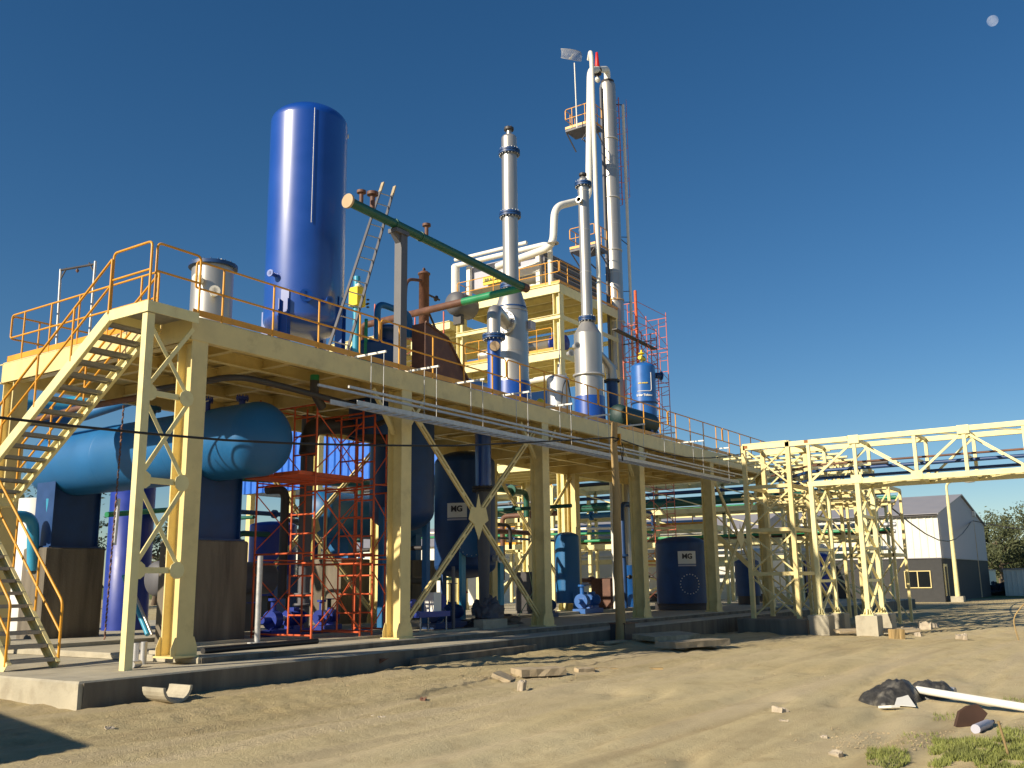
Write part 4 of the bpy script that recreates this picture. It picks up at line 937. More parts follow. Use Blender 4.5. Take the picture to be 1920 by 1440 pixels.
MB().box(bx - .1, bx + .1, 19.0, 19.1, .04, zb0 + .4).build('leg', 'navy', t)
q = P(838, 1015, Y=16.9)
mb = MB(); cc = V((bx - br * .72, 18.2 - br * .72, q.z)); ax_ = V((-.7, -.7, 0)); e1 = V((.7, -.7, 0)); e2 = V((0, 0, 1))
mb.lathe(cc - ax_ * .1, [(.30, 0), (.30, .38), (.30, .38), (.42, .38), (.42, .38), (.42, .5), (.42, .5), (.0, .52)], (e1, e2, ax_), 28); mw = mb.build('manway', 'teal', t)
mb = MB(); k = 16
for i in range(k): a = 2 * math.pi * i / k; p = cc + ax_ * .3 + e1 * .37 * math.cos(a) + e2 * .37 * math.sin(a); mb.tube([p, p + ax_ * .14], .016, 6)
mb.build('bolts', 'galv', mw)
side_nozzle(t, (bx + .2, 18.2 - br + .05, P(893, 1045, Y=17).z), (0, -1, 0), .3, .09, .15, 'white')
q = P(906, 900, Y=17.0)
t = thing('navy_downcomer_pipe', 'dark blue flanged pipe dropping from the deck in front of the plated vessel', 'pipe', (q.x, 17.0, 2.5))
zf = P(906, 917, Y=16.6).z; qx = P(906, 860, Y=16.6).x
MB().tube([(qx, 16.6, 5.62), (qx, 16.6, zf)], .24, 24).build('pipe', 'blue', t)
mb = MB()
for dz in (-.04, .04): mb.lathe((qx, 16.6, zf + dz), [(.2, -.03), (.34, -.03), (.34, .03), (.2, .03)], 'Z', 26)
mb.disc_bolts((qx, 16.6, zf), 14, .29, .016, .1); mb.build('flange', 'dark', t)
MB().tube([(qx, 16.6, zf - .03), (qx, 16.6, zf - .3), (qx, 16.6, .6)], [.22, .22, .14], 22).build('stub', 'grey', t)
t = thing('upright_blue_tank', 'slim light blue upright tank seen between the third and fourth columns', 'tank', (0, 0, 0))
a, b = P(1034, 1060, Y=19.6), P(1078, 1060, Y=19.6); ux = (a.x + b.x) / 2 + .3; ur = (b.x - a.x) * .27; zt6 = P(1058, 1003, Y=19.6).z; t.location = (ux, 19.6, .04)
MB().lathe((ux, 19.6, 0), [(ur, .4), (ur, zt6 - .1)] + dome(ur, .22, zt6 - .1, 7), 'Z', 40).build('shell', 'teal', t)
for s in (-1, 1): MB().box(ux + s * ur * .8 - .06, ux + s * ur * .8 + .06, 19.0, 19.12, .04, .8).build('leg', 'teal', t)
a, b = P(1228, 1060, Y=16.6), P(1322, 1060, Y=16.6); mx = (a.x + b.x) / 2; mr = (b.x - a.x) / 2 * .42; zt7 = P(1272, 1020, Y=16.6).z
t = thing('plated_blue_tank', 'squat dark blue tank with white name plate and bolt circle, right of the fourth column', 'tank', (mx, 16.6, .04))
MB().lathe((mx, 16.6, 0), [(mr, .25), (mr, zt7)] + dome(mr, .32, zt7, 9), 'Z', 56).build('shell', 'navy', t)
MB().lathe((mx, 16.6, 0), [(mr + .1, .04), (mr + .1, .3), (0, .3)], 'Z', 40).build('base_ring', 'dark', t)
sign(t, P(1255, 1044, Y=15.9), .72, .50, 218, "MG", mr, mx, 16.6)
mb = MB()
for i in range(20):
    a = 2 * math.pi * i / 20; an = R(222) + .38 * math.cos(a) / mr; mb.tube([(mx + (mr - .01) * math.cos(an), 16.6 + (mr - .01) * math.sin(an), 1.05 + .38 * math.sin(a)), (mx + (mr + .03) * math.cos(an), 16.6 + (mr + .03) * math.sin(an), 1.05 + .38 * math.sin(a))], .022, 6).mark()
mb.build_each('bolt', 'alu', t)
MB().box(mx - .8, mx - .6, 15.1, 15.25, 2.75, 2.95)
t = thing('blue_cross_tank', 'light blue horizontal tank behind the orange scaffold, on a concrete block', 'tank', (22, 21.9, 2.4))
q = P(620, 965, Y=21.9); MB().lathe((q.x - .6, 21.9, q.z), list(reversed([(r, -h) for r, h in dome(.72, .4, 0, 9)])) + [(.72, 0), (.72, 4.6)] + dome(.72, .4, 4.6, 9), 'X', 44).build('shell', 'teal', t)
for dx in (.3, 3.6): MB().box(q.x + dx, q.x + dx + .3, 21.4, 22.4, 2.0, q.z - .5).build('saddle', 'teal', t)
for k, dx in enumerate((-.2, 3.2)):
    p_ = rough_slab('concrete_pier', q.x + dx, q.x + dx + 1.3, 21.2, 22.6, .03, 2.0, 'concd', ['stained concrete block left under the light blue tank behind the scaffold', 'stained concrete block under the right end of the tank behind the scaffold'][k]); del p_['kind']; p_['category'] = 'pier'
t = thing('white_clad_vessel', 'cream clad upright vessel beneath the light blue cross tank', 'vessel', (0, 0, 0)); a, b = P(615, 1000, Y=23.5), P(652, 1000, Y=23.5); cx = (a.x + b.x) / 2; t.location = (cx, 23.5, .04)
MB().lathe((cx, 23.5, 0), [(.42, .04), (.42, 2.9), (.42, 2.9), (.36, 3.0), (0, 3.05)], 'Z', 30).build('shell', 'white', t)
t = thing('royal_blue_drum', 'royal blue drum tank far behind the left scaffold frame', 'tank', (0, 0, 0)); a = P(512, 1010, Y=24); t.location = (a.x, 24, .04)
MB().lathe((a.x, 24, 0), [(.75, .9), (.75, 3.1)] + dome(.75, .15, 3.1, 5), 'Z', 34).build('shell', 'yblue', t)
MB().box(a.x - .4, a.x + .4, 23.7, 24.3, .04, .9).build('stand', 'dark', t)
t = thing('grey_ground_tank', 'grey horizontal tank low on the ground seen past the first column', 'tank', (0, 0, 0)); q = P(275, 1085, Y=20.2); t.location = (q.x, 20.2, .04)
MB().lathe((q.x + .3, 20.2, q.z), list(reversed([(r, -h) for r, h in dome(.42, .22, 0, 7)])) + [(.42, 0), (.42, 3.4)] + dome(.42, .22, 3.4, 7), 'X', 34).build('shell', 'grey', t)
for dx in (.6, 3.0): MB().box(q.x + dx, q.x + dx + .22, 19.9, 20.5, .04, q.z - .3).build('saddle', 'grey', t)

# ================================================================ TRAYS, RODS, UNDER-DECK PIPES
t = thing('cable_tray', 'long grey ladder cable tray hung on rods just outside the front edge of the platform', 'cable tray', (14, 13.6, 4.85))
for y in (13.42, 13.78):
    MB().bar((14.2 - .4 * (y > 13.6), y, 4.87), (35.4, y, 4.87), .02, .1).build('side_rail', 'galv', t)
mb = MB(); x = 14.3
while x < 35.3: mb.bar((x, 13.43, 4.84), (x, 13.77, 4.84), .05, .02, (0, 0, 1)).mark(); x += .3
mb.build_each('rung', 'galv', t)
t = thing('strut_channel', 'slim pale strut rails hung above the long cable tray', 'rail', (14, 13.6, 5.15))
for y in (13.42, 13.78): MB().bar((13.95 - .5 * (y > 13.6), y, 5.16), (35.9, y, 5.16), .045, .05).build('rail', 'galv', t)
k = 0
for x in (15.0, 16.8, 18.6, 20.6, 22.8, 25.0, 27.3, 29.6, 32.0, 34.4):
    t = thing('hanger_rod_pair', 'white outrigger on the deck edge with two thin rods holding the cable tray', 'hanger', (x, 14.0, 6), 'tray hangers along the platform edge')
    MB().bar((x, 13.36, ZD + .03), (x, 14.5, ZD + .03), .045, .045).build('outrigger', 'white', t)
    for y in (13.42, 13.78): MB().tube([(x, y, ZD), (x, y, 4.83)], .008, 6).build('rod', 'galv', t)
def pipe(name, label, pts, r, m_, bendr=.2, cat='pipe', seg=14, fl=()):
    t = thing(name, label, cat, tuple(V(pts[0])))
    MB().tube(bend(pts, bendr, 6) if len(pts) > 2 else pts, r, seg).build('pipe', m_, t)
    for q, ax in fl:
        mb = MB(); mb.lathe(q, [(r, -.03), (r * 1.7, -.03), (r * 1.7, .03), (r, .03)], ax, 20); mb.build('flange', m_, t)
    return t
a, b, c = P(385, 722, Y=15.0), P(445, 710, Y=15.6), P(560, 735, Y=15.6)
pipe('dark_drain_pipe', 'dark brown pipe hung under the deck right of the first column', [(11.6, 16.6, 5.1), (12.3, 14.9, 5.3), (13.2, 14.9, 5.3), (17.2, 15.0, 5.15), (17.2, 15.6, 5.0)], .065, 'dark', .4)
pipe('brown_feed_pipe', 'brown pipe crossing behind the stairs under the deck', [P(40, 795, Y=23.5), P(150, 765, Y=21), P(262, 745, Y=19)], .075, 'brown')
pipe('light_blue_overhead_pipe', 'thick light blue pipe high behind the stairs above the horizontal tank', [P(20, 762, Y=25.5), P(95, 765, Y=25.5), P(250, 735, Y=24)], .21, 'cyan', .5)
pipe('light_blue_overhead_pipe', 'dark lower blue pipe running beneath the thick light blue one', [P(40, 790, Y=25), P(140, 785, Y=25), P(262, 745, Y=22.8)], .15, 'teal', .5)
pipe('green_cross_pipe', 'green pipe crossing low behind the first column below the horizontal tank', [P(200, 965, Y=23.8), P(330, 955, Y=24.6)], .075, 'green')
pipe('dark_green_main', 'long dark green main pipe crossing behind the orange scaffold', [P(440, 893, Y=22.6), P(700, 908, Y=22.6), P(700, 908, Y=22.6) + V((6, 0, 0))], .14, 'darkgreen')
pipe('black_duct', 'fat black duct with a green collar hanging below the deck by the scaffold', [(16.2, 16.9, 4.3), (16.3, 16.9, 5.0), (17.4, 16.9, 5.15), (19.0, 17.0, 5.0)], .21, 'dark', .5)
q = P(590, 712, Y=15.2); t = thing('green_collar_stub', 'dark stub pipe with a bright green collar just under the deck near the orange scaffold', 'pipe', tuple(q))
MB().tube([q + V((0, 0, .1)), q + V((0, 0, -.02))], .1, 16).build('collar', 'green', t); MB().tube([q + V((0, 0, -.02)), q + V((0, 0, -.3)), q + V((.35, .1, -.55))], .1, 14).build('stub', 'dark', t)
a = P(578, 790, Y=18.0); b = P(574, 1150, Y=18.0)
t = thing('grey_downpipe', 'thick purple grey vertical pipe behind the left scaffold frame', 'pipe', (a.x, 18.0, .04)); MB().tube([(a.x, 18, 5.5), (a.x, 18, .04)], .165, 20).build('pipe', 'grey', t)
mb = MB(); mb.lathe((a.x, 18, .75), [(.16, -.03), (.26, -.03), (.26, .03), (.16, .03)], 'Z', 20); mb.lathe((a.x, 18, 1.0), [(.16, -.03), (.26, -.03), (.26, .03), (.16, .03)], 'Z', 20); mb.build('flange_pair', 'grey', t)
a = P(536, 895, Y=18.4); pipe('dark_valve_pipe', 'slim dark pipe with an elbow at the domed end of the horizontal tank', [(a.x - .6, 18.4, 3.55), (a.x, 18.4, 3.6), (a.x, 18.4, .9)], .11, 'dark', .25)
a = P(770, 830, Y=22.5)
for (px, y0, y1, Y_, r_, m_, lb) in ((485, 1042, 1207, 16.0, .06, 'galv', 'bare galvanised stub post at the left scaffold foot'), (608, 940, 1172, 18.6, .05, 'cream', 'cream square post on a small foot behind the scaffold'), (850, 1062, 1182, 15.3, .045, 'grey', 'thin grey post beside the blue motor skid'), (1150, 905, 1120, 19.2, .09, 'white', 'white braided hose standing behind the wooden pole')):
    a = P(px, (y0 + y1) / 2, Y=Y_); zt8 = P(px, y0, Y=Y_).z
    t = thing('standing_post', lb, 'post', (a.x, Y_, .04)); MB().tube([(a.x, Y_, .04), (a.x, Y_, zt8)], r_, 10).build('post', m_, t)
    mb = MB(); mb.box(a.x - .14, a.x + .14, Y_ - .14, Y_ + .14, .036, .07); mb.build('foot', m_, t)
# blue pumps with motors
def pump(x, y, lab, rz=0, s=1.0, m_='yblue', z=.04):
    t = thing('pump_set', lab, 'pump', (x, y, z), 'blue pump sets under the platform'); c, sn = math.cos(rz), math.sin(rz)
    def W(a, b, h): return V((x + (a * c - b * sn) * s, y + (a * sn + b * c) * s, z + h * s))
    mb = MB(); mb.bar(W(-.7, 0, .08), W(.7, 0, .08), .42 * s, .14 * s); mb.build('base_frame', m_, t)
    mb = MB(); mb.tube([W(.02, 0, .40), W(.62, 0, .40)], .17 * s, 18)
    for i in range(10): a = .06 + i * .05; mb.tube([W(a, 0, .40), W(a + .012, 0, .40)], .19 * s, 18)
    mb.bar(W(.15, 0, .18), W(.5, 0, .18), .3 * s, .1 * s); mb.bar(W(.22, 0, .6), W(.42, 0, .6), .14 * s, .1 * s); mb.build('motor', m_, t)
    mb = MB(); mb.tube([W(-.55, 0, .38), W(-.30, 0, .38)], .22 * s, 20); mb.tube([W(-.42, 0, .4), W(-.42, 0, .85)], .07 * s, 12); mb.tube([W(-.42, 0, .82), W(-.42, 0, .88)], .13 * s, 16); mb.tube([W(-.55, 0, .38), W(-.8, 0, .38)], .08 * s, 12); mb.bar(W(-.42, 0, .14), W(-.42, .01, .3), .2 * s, .14 * s); mb.build('casing', m_, t)
    mb = MB(); mb.tube([W(-.3, 0, .4), W(.02, 0, .4)], .045 * s, 10); mb.lathe(W(-.14, 0, .4), [(.09 * s, -.06), (.09 * s, .06)], 'Z', 12); mb.build('coupling', 'galv', t)
    return t
q = P(525, 1165, Z=.04); pump(16.6, 17.9, 'blue pump set with black motor inside the left scaffold bay', .1, 1.0)
pump(15.2, 18.6, 'dark blue pump set beside the right concrete pier', 1.3, .9, 'navy')
q = P(60, 1200, Z=.0); pump(11.8, 23.2, 'small blue pump seen between the stair treads at the far left', .2, .9)
pump(20.8, 16.3, 'navy pump set right of the grey tarpaulin skid', .05, 1.05, 'navy')
pump(18.9, 18.8, 'blue pump set half in sun between the scaffold and the second column', .4, .9)
pump(27.9, 17.6, 'blue pump set behind the base of the third column', .2, 1.0, 'navy')
pump(32.0, 18.3, 'bright blue pump set near the foot of the tallest tower', .1, 1.2, 'drum')
a = P(835, 1160, Z=.0); a = V((18.5, 15.15, 0))
t = thing('blue_motor_skid', 'royal blue skid table on thin legs with a white control box under the crossed braces', 'skid', tuple(a))
mb = MB(); mb.box(18.15, 19.35, 15.0, 15.7, .42, .55); mb.build('table', 'yblue', t)
for x_, y_ in ((18.25, 15.05), (19.25, 15.05), (18.25, 15.62), (19.25, 15.62)): MB().tube([(x_, y_, .04), (x_, y_, .42)], .018, 6).build('leg', 'galv', t)
MB().box(18.75, 19.05, 15.05, 15.35, .55, 1.0).build('control_box', 'white', t)
MB().tube([(18.45, 15.4, .72), (18.45, 15.65, .72)], .13, 16).build('gearbox', 'yblue', t)
MB().tube([(19.15, 15.2, .78), (19.5, 15.5, .78)], .2, 16).build('motor', 'yblue', t)
# covered motors (grey tarpaulin) and sleepers
def crumple(name, lab, cat, c, sx_, sy_, sz_, m_, amp=.3, seed=0, fold=2.2, n=44, group=None, sub=2.2):
    t = thing(name, lab, cat, c, group); mb = MB(); vs = []; N1 = n; N2 = n // 2
    for j in range(N2 + 1):
        ph = math.pi / 2 * j / N2
        for i in range(N1):
            th_ = 2 * math.pi * i / N1; d = V((math.cos(th_) * math.cos(ph), math.sin(th_) * math.cos(ph), math.sin(ph)))
            k = 1 + amp * noise.noise(d * fold + V((seed, 0, 0))) + amp * .5 * abs(noise.noise(d * fold * sub + V((seed, 5, 0)))) * 2 - amp * .3
            vs.append((c[0] + d.x * sx_ * k, c[1] + d.y * sy_ * k, c[2] + d.z * sz_ * k - .02))
    mb.add(vs, [(j * N1 + i, j * N1 + (i + 1) % N1, (j + 1) * N1 + (i + 1) % N1, (j + 1) * N1 + i) for j in range(N2) for i in range(N1)], True)
    mb.build('sheet', m_, t); return t
crumple('covered_motor', 'grey sheet wrapped lump, left of two beside the third column', 'covered motor', (21.9, 15.6, .3), .42, .35, .5, 'grey', .3, 3)
crumple('covered_motor', 'grey sheet wrapped lump, right of two and nearer the third column', 'covered motor', (23.7, 17.0, .3), .5, .4, .55, 'grey', .3, 8)
crumple('ground_tarpaulin', 'low spread of dark grey tarpaulin beside the foot of the third column', 'tarpaulin', (22.9, 16.2, .03), 1.4, .55, .32, 'dark', .35, 12)
MB()
t = thing('timber_block', 'short pale concrete block under the wrapped motors', 'block', (21.6, 14.9, .04)); MB().box(20.6, 21.7, 14.9, 15.2, .036, .28).build('block', 'conc', t)
pipe('black_ground_hose', 'thick black hose lying along the plinth behind the first column', [(11.6, 14.6, .09), (12.6, 14.75, .09), (14.6, 14.78, .09)], .055, 'black', .3, 'hose')
pipe('blue_ground_strip', 'long blue sheet pipe lying on the plinth beyond the scaffold', [(16.2, 17.1, .08), (18.6, 17.0, .08)], .05, 'navy')
pipe('leaning_blue_pipe', 'loose light blue pipe leaning against the concrete pier behind the first column', [P(232, 1080, Y=19.2), P(277, 1190, Y=18.0)], .05, 'cyan')
pipe('leaning_steel_tube', 'bright steel tube leaning behind the braced stair column', [P(246, 1098, Y=18.6), P(285, 1190, Y=17.8)], .03, 'steel')
for k, (px, py, hh, lb) in enumerate(((253, 1252, .36, 'grey plastic pipe offcut standing upright, left of the two by the stair column'), (268, 1252, .38, 'grey plastic pipe offcut standing upright, right of the two by the stair column'))):
    q = P(px, py - 6, Z=-.08); t = thing('pipe_offcut', lb, 'pipe offcut', tuple(q)); MB().tube([q, q + V((0, 0, hh))], .055, 14).build('pipe', 'alu', t)
q = P(246, 1247, Z=-.02); t = thing('pipe_offcut', 'short grey plastic pipe offcut lying on its side by the stair column', 'pipe offcut', tuple(q)); MB().tube([q, q + V((.25, .15, 0))], .06, 14).build('pipe', 'alu', t)
pipe('thin_green_cable', 'thin green rope hanging by the third column base', [P(990, 1060, Y=18), P(1000, 1110, Y=16.5), P(972, 1155, Y=15.5)], .012, 'green', .3, 'rope')
# left-hand blue pipework near the stairs
pipe('light_blue_loop_pipe', 'light blue looped pipe left of the concrete pier under the horizontal tank', [P(10, 968, Y=23), P(62, 968, Y=23), P(62, 1070, Y=23)], .14, 'cyan', .4)
pipe('light_blue_loop_pipe', 'light blue straight riser between the horizontal tank and its left pier', [P(95, 935, Y=22.9), P(92, 1022, Y=22.9)], .1, 'cyan')
t = thing('white_tank_far_left', 'white upright tank seen behind the light blue pipes at the far left', 'tank', (0, 0, 0)); q = P(75, 1000, Y=27); t.location = (q.x, 27, -.08)
MB().lathe((q.x, 27, 0), [(.75, -.08), (.75, 3.7), (.7, 3.75), (0, 3.8)], 'Z', 30).build('shell', 'white', t)
t = thing('indigo_column', 'deep blue vertical column behind the stair column, under the horizontal tank', 'column', (0, 0, 0)); q = P(245, 1000, Y=25); t.location = (q.x, 25, -.08)
MB().lathe((q.x, 25, 0), [(.62, -.08), (.62, 5.2), (0, 5.2)], 'Z', 30).build('shell', 'yblue', t)

# denser process piping behind and below the platform
rp = random.Random(21)
def run(pts, r, m_, grp='process pipes behind the platform columns', lab='process pipe run with flanges among the equipment behind the platform columns'):
    t = thing('process_pipe', lab, 'pipe', tuple(V(pts[0])), grp); MB().tube(bend(pts, .3, 4), r, 10).build('pipe', m_, t)
    p0, p1 = V(pts[0]), V(pts[1]); q = p0 + (p1 - p0) * .5; d = (p1 - p0).normalized(); mb = MB(); mb.tube([q - d * .05, q + d * .05], r * 1.9, 14); mb.build('flange', m_, t); return t
pm = ['dark', 'navy', 'darkgreen', 'brown', 'dark', 'grey', 'navy', 'teal', 'dark', 'darkgreen']
for i in range(34):
    x = rp.uniform(18, 43); y = rp.uniform(19.2, 26.5); z = rp.uniform(.5, 4.9); r_ = rp.choice((.05, .07, .09, .12)); L_ = rp.uniform(2, 6)
    if i % 3 == 0: pts = [(x, y, .04), (x, y, z), (x + L_ * .5, y, z)]
    elif i % 3 == 1: pts = [(x, y, z), (x + L_, y, z), (x + L_, y, z - rp.uniform(.8, 1.6) if z > 2 else .1)]
    else: pts = [(x, y - L_ * .4, z), (x, y + L_ * .5, z), (x, y + L_ * .5, max(.1, z - 2))]
    run(pts, r_, pm[i % 10])
for i, (x, y, z) in enumerate(((18.6, 20.0, 1.0), (21.2, 21.0, .8), (24.6, 19.0, 1.2), (26.8, 20.2, .9), (30.5, 19.3, 1.1), (33.5, 21.0, 1.0), (36.5, 20.0, .9), (16.9, 19.4, .8), (29.0, 22.0, 1.4), (38.5, 22.5, 1.2))):
    t = thing('hand_valve', 'hand wheel valve on a short riser among the equipment behind the columns', 'valve', (x, y, .04), 'hand wheel valves behind the platform columns')
    MB().tube([(x, y, .04), (x, y, z)], .06, 8).build('riser', 'dark', t); mb = MB(); mb.lathe((x, y, z), [(.15, -.015), (.18, 0), (.15, .015), (.13, 0)], 'Z', 16); mb.tube([(x - .16, y, z), (x + .16, y, z)], .012, 5); mb.tube([(x, y - .16, z), (x, y + .16, z)], .012, 5); mb.build('hand_wheel', 'red' if i % 3 == 0 else 'yblue', t)
for i, (x, y, w_, d_, h_, m_, lb) in enumerate(((19.2, 20.6, .8, .6, 1.5, 'navy', 'navy control cabinet standing behind the second column'), (25.4, 21.4, 1.1, .7, 1.8, 'grey', 'grey control cabinet behind the third column'), (31.6, 20.6, .9, .7, 1.6, 'dark', 'dark control cabinet between the fourth and fifth columns'), (35.8, 19.4, 1.2, .9, 1.3, 'brown', 'brown crate by the fifth column, partly behind the squat tank'))):
    t = thing('control_cabinet', lb, 'cabinet', (x, y, .04)); MB().box(x, x + w_, y, y + d_, .14, h_).build('body', m_, t); MB().box(x + .05, x + w_ - .05, y - .015, y - .001, .2, h_ - .06).build('door', m_, t); MB().box(x + .03, x + w_ - .03, y + .03, y + d_ - .03, .036, .14).build('plinth', 'dark', t)
# ================================================================ POLE, CABLES
t = thing('wooden_pole', 'weathered wooden utility pole in front of the platform with cable wrapped near its top', 'pole', (24.6, 12.75, -.5))
q0 = P(1164, 1203, Y=12.7); q1 = P(1151, 793, Y=12.7); q0.z = -.6
mb = MB(); n = 9; pts = [q0 + (q1 - q0) * (i / n) + V((.03 * math.sin(i * 2.1), .02 * math.cos(i * 1.7), 0)) for i in range(n + 1)]
mb.tube(pts, [.145 - .055 * i / n for i in range(n + 1)], 14); mb.build('post', 'wood', t)
mb = MB(); qa = pts[-1] - V((0, 0, .42))
for k in range(3): mb.tube([qa + V((.11 * math.cos(a), .11 * math.sin(a), -.05 * k + .06 * math.sin(a + k))) for a in [2 * math.pi * i / 10 for i in range(11)]], .012, 5)
mb.tube(bend([qa + V((.1, -.05, 0)), qa + V((.3, -.1, -.2)), qa + V((.22, -.1, -.75)), qa + V((.12, -.1, -.3))], .2), .014, 5); mb.build('cable_wrap', 'black', t)
mb = MB(); mb.bar(pts[-1] + V((.16, -.05, -.3)), pts[-1] + V((.16, -.05, -.62)), .1, .05); mb.build('bracket', 'orange', t)
pp = [P(0, 783, Y=12.7), P(140, 799, Y=12.7), P(280, 813, Y=12.7), P(420, 825, Y=12.7), P(560, 832, Y=12.7), P(700, 835, Y=12.7), P(850, 836, Y=12.7), P(1000, 829, Y=12.7), qa]
e0 = pp[0] + (pp[0] - pp[1]) * 4; e0.z = pp[0].z + .9
t = thing('black_overhead_cable', 'black cable sagging across the plant front from left edge to the wooden pole', 'cable'); MB().tube([e0] + pp, .02, 6).build('cable', 'black', t)
q2 = V((32.0, 11.9, 5.5)); t = thing('black_overhead_cable', 'black cable running from the wooden pole right to the braced yellow tower', 'cable')
MB().tube([qa + (q2 - qa) * (i / 10) + V((0, 0, -.35 * math.sin(math.pi * i / 10))) for i in range(11)], .018, 6).build('cable', 'black', t)
q = P(1140, 1180, Y=13.3)
t = thing('dark_oil_drum', 'dark box shaped bin standing against the slab behind the wooden pole', 'bin', (q.x, 12.85, -.5)); MB().box(q.x - .42, q.x + .2, 12.55, 13.0, -.6, .06).build('body', 'dark', t); MB().box(q.x - .45, q.x + .3, 12.52, 13.02, .06, .09).build('lid', 'brown', t)

# ================================================================ PIPE BRIDGE AND BRACED TOWERS
XB0, XB1, zb0_, zb1_ = 32.0, 33.8, 4.36, 5.76
br_ = thing('pipe_bridge', 'yellow latticed pipe bridge leaving the plant to the right edge at deck height', 'pipe bridge', (32, 8, 4.3))
YE = -5.0
for X in (XB0, XB1):
    MB().box(X - .07, X + .07, YE, 11.9, zb1_ - .16, zb1_).build('top_chord', 'pale', br_)
    MB().box(X - .07, X + .07, YE, 9.75, zb0_ - .16, zb0_).build('bottom_chord', 'pale', br_)
nodes = [9.65, 8.15, 6.3, 4.85, 3.2, 1.6, 0, -1.6, -3.2, -4.8]
for X in (XB0, XB1):
    for i, y in enumerate(nodes):
        MB().box(X - .05, X + .05, y - .05, y + .05, zb0_, zb1_ - .16).build('vertical', 'pale', br_)
    for i in range(len(nodes) - 1):
        up = i % 2 == 0; y0, y1 = nodes[i], nodes[i + 1]
        MB().bar((X, y0, zb0_ if up else zb1_ - .16), (X, y1, zb1_ - .16 if up else zb0_), .05, .07).build('diagonal', 'pale', br_)
mb = MB()
for y in nodes: mb.bar((XB0, y, zb1_ - .08), (XB1, y, zb1_ - .08), .07, .1); mb.bar((XB0, y, zb0_ - .08), (XB1, y, zb0_ - .08), .07, .1); mb.bar((XB0, y, zb0_ + .5), (XB1, y, zb0_ + .5), .06, .08)
for i in range(len(nodes) - 1): mb.bar((XB0, nodes[i], zb1_ - .06), (XB1, nodes[i + 1], zb1_ - .06), .05, .03); mb.bar((XB1, nodes[i], zb0_ - .1), (XB0, nodes[i + 1], zb0_ - .1), .05, .03)
mb.build('cross_ties', 'pale', br_)
mb = MB()
for (y, z) in ((6.3, zb0_), (3.2, zb0_), (8.15, zb1_ - .1), (8.15, zb0_), (4.85, zb1_ - .1)): mb.box(XB0 - .085, XB0 - .072, y - .17, y + .17, z - .15, z + .12).mark()
mb.build_each('gusset', 'pale', br_)
for (y, z) in ((9.7, zb1_ - .05), (8.15, zb0_ - .08), (8.28, zb1_ - .04), (3.3, zb0_ - .06), (11.8, zb1_ - .06)): MB().box(XB0 - .074, XB0 - .0705, y - .07, y + .06, z - .05, z + .05).build('rust_patch', 'rustp', br_)
for X, z, r_, m_, lb in ((32.5, zb0_ + .6, 0.035, 'brown', 'pinkish insulated pipe inside the pipe bridge, highest of its pipes'), (32.7, zb0_ + .42, .06, 'navy', 'navy pipe inside the pipe bridge just below the pinkish one'), (33.1, zb0_ + .2, 0.05, 'navy', 'dark blue pipe low inside the pipe bridge'), (33.3, zb0_ + .06, .07, 'brown', 'brown pipe on the floor of the pipe bridge')):
    pipe('bridge_pipe', lb, [(X, YE, z), (X, 9.8, z), (X + 2.5, 12, z)], r_, m_, .5)
def trestle(name, lab, y, lat=True):
    t = thing(name, lab, 'trestle', (XB0, y, .05)); zt9 = zb0_ - .16
    for X in (XB0, XB1): MB().bar((X, y, .05), (X, y, zt9), .14, .14).build('leg', 'pale', t)
    nb = 4; hh = (zt9 - .1) / nb
    for i in range(nb):
        z0 = .1 + hh * i; mb = MB(); mb.bar((XB0 + .07, y, z0), (XB1 - .07, y, z0 + hh), .08, .05); mb.bar((XB1 - .07, y + .03, z0), (XB0 + .07, y + .03, z0 + hh), .08, .05); mb.build('lattice', 'pale', t)
    mb = MB()
    for i in range(1, nb): mb.bar((XB0 + .07, y, .1 + hh * i), (XB1 - .07, y, .1 + hh * i), .07, .09).mark()
    mb.build_each('tie', 'pale', t)
    for X in (XB0, XB1):
        mb = MB(); mb.box(X - .2, X + .2, y - .2, y + .2, .05, .075)
        for s in (-1, 1): mb.bar((X + s * .14, y, .07), (X + s * .08, y, .25), .02, .12); mb.bar((X, y + s * .14, .07), (X, y + s * .08, .25), .12, .02)
        mb.build('base_plate', 'pale', t)
trestle('bridge_trestle', 'latticed yellow trestle carrying the pipe bridge, the left one of two', 9.65)
trestle('bridge_trestle', 'latticed yellow trestle carrying the pipe bridge, the right one of two with sunlit footings', 8.15)
for (X, y, k) in ((XB0, 9.65, 'left front'), (XB1, 9.65, 'left rear'), (XB0, 8.15, 'right front'), (XB1, 8.15, 'right rear')):
    o_ = rough_slab('concrete_footing', X - .33, X + .33, y - .33, y + .33, -1.2, .05, 'conc', 'concrete footing block under the %s leg of the two bridge trestles' % k, .012, .12); del o_['kind']; o_['category'] = 'footing'; o_['group'] = 'trestle footings'
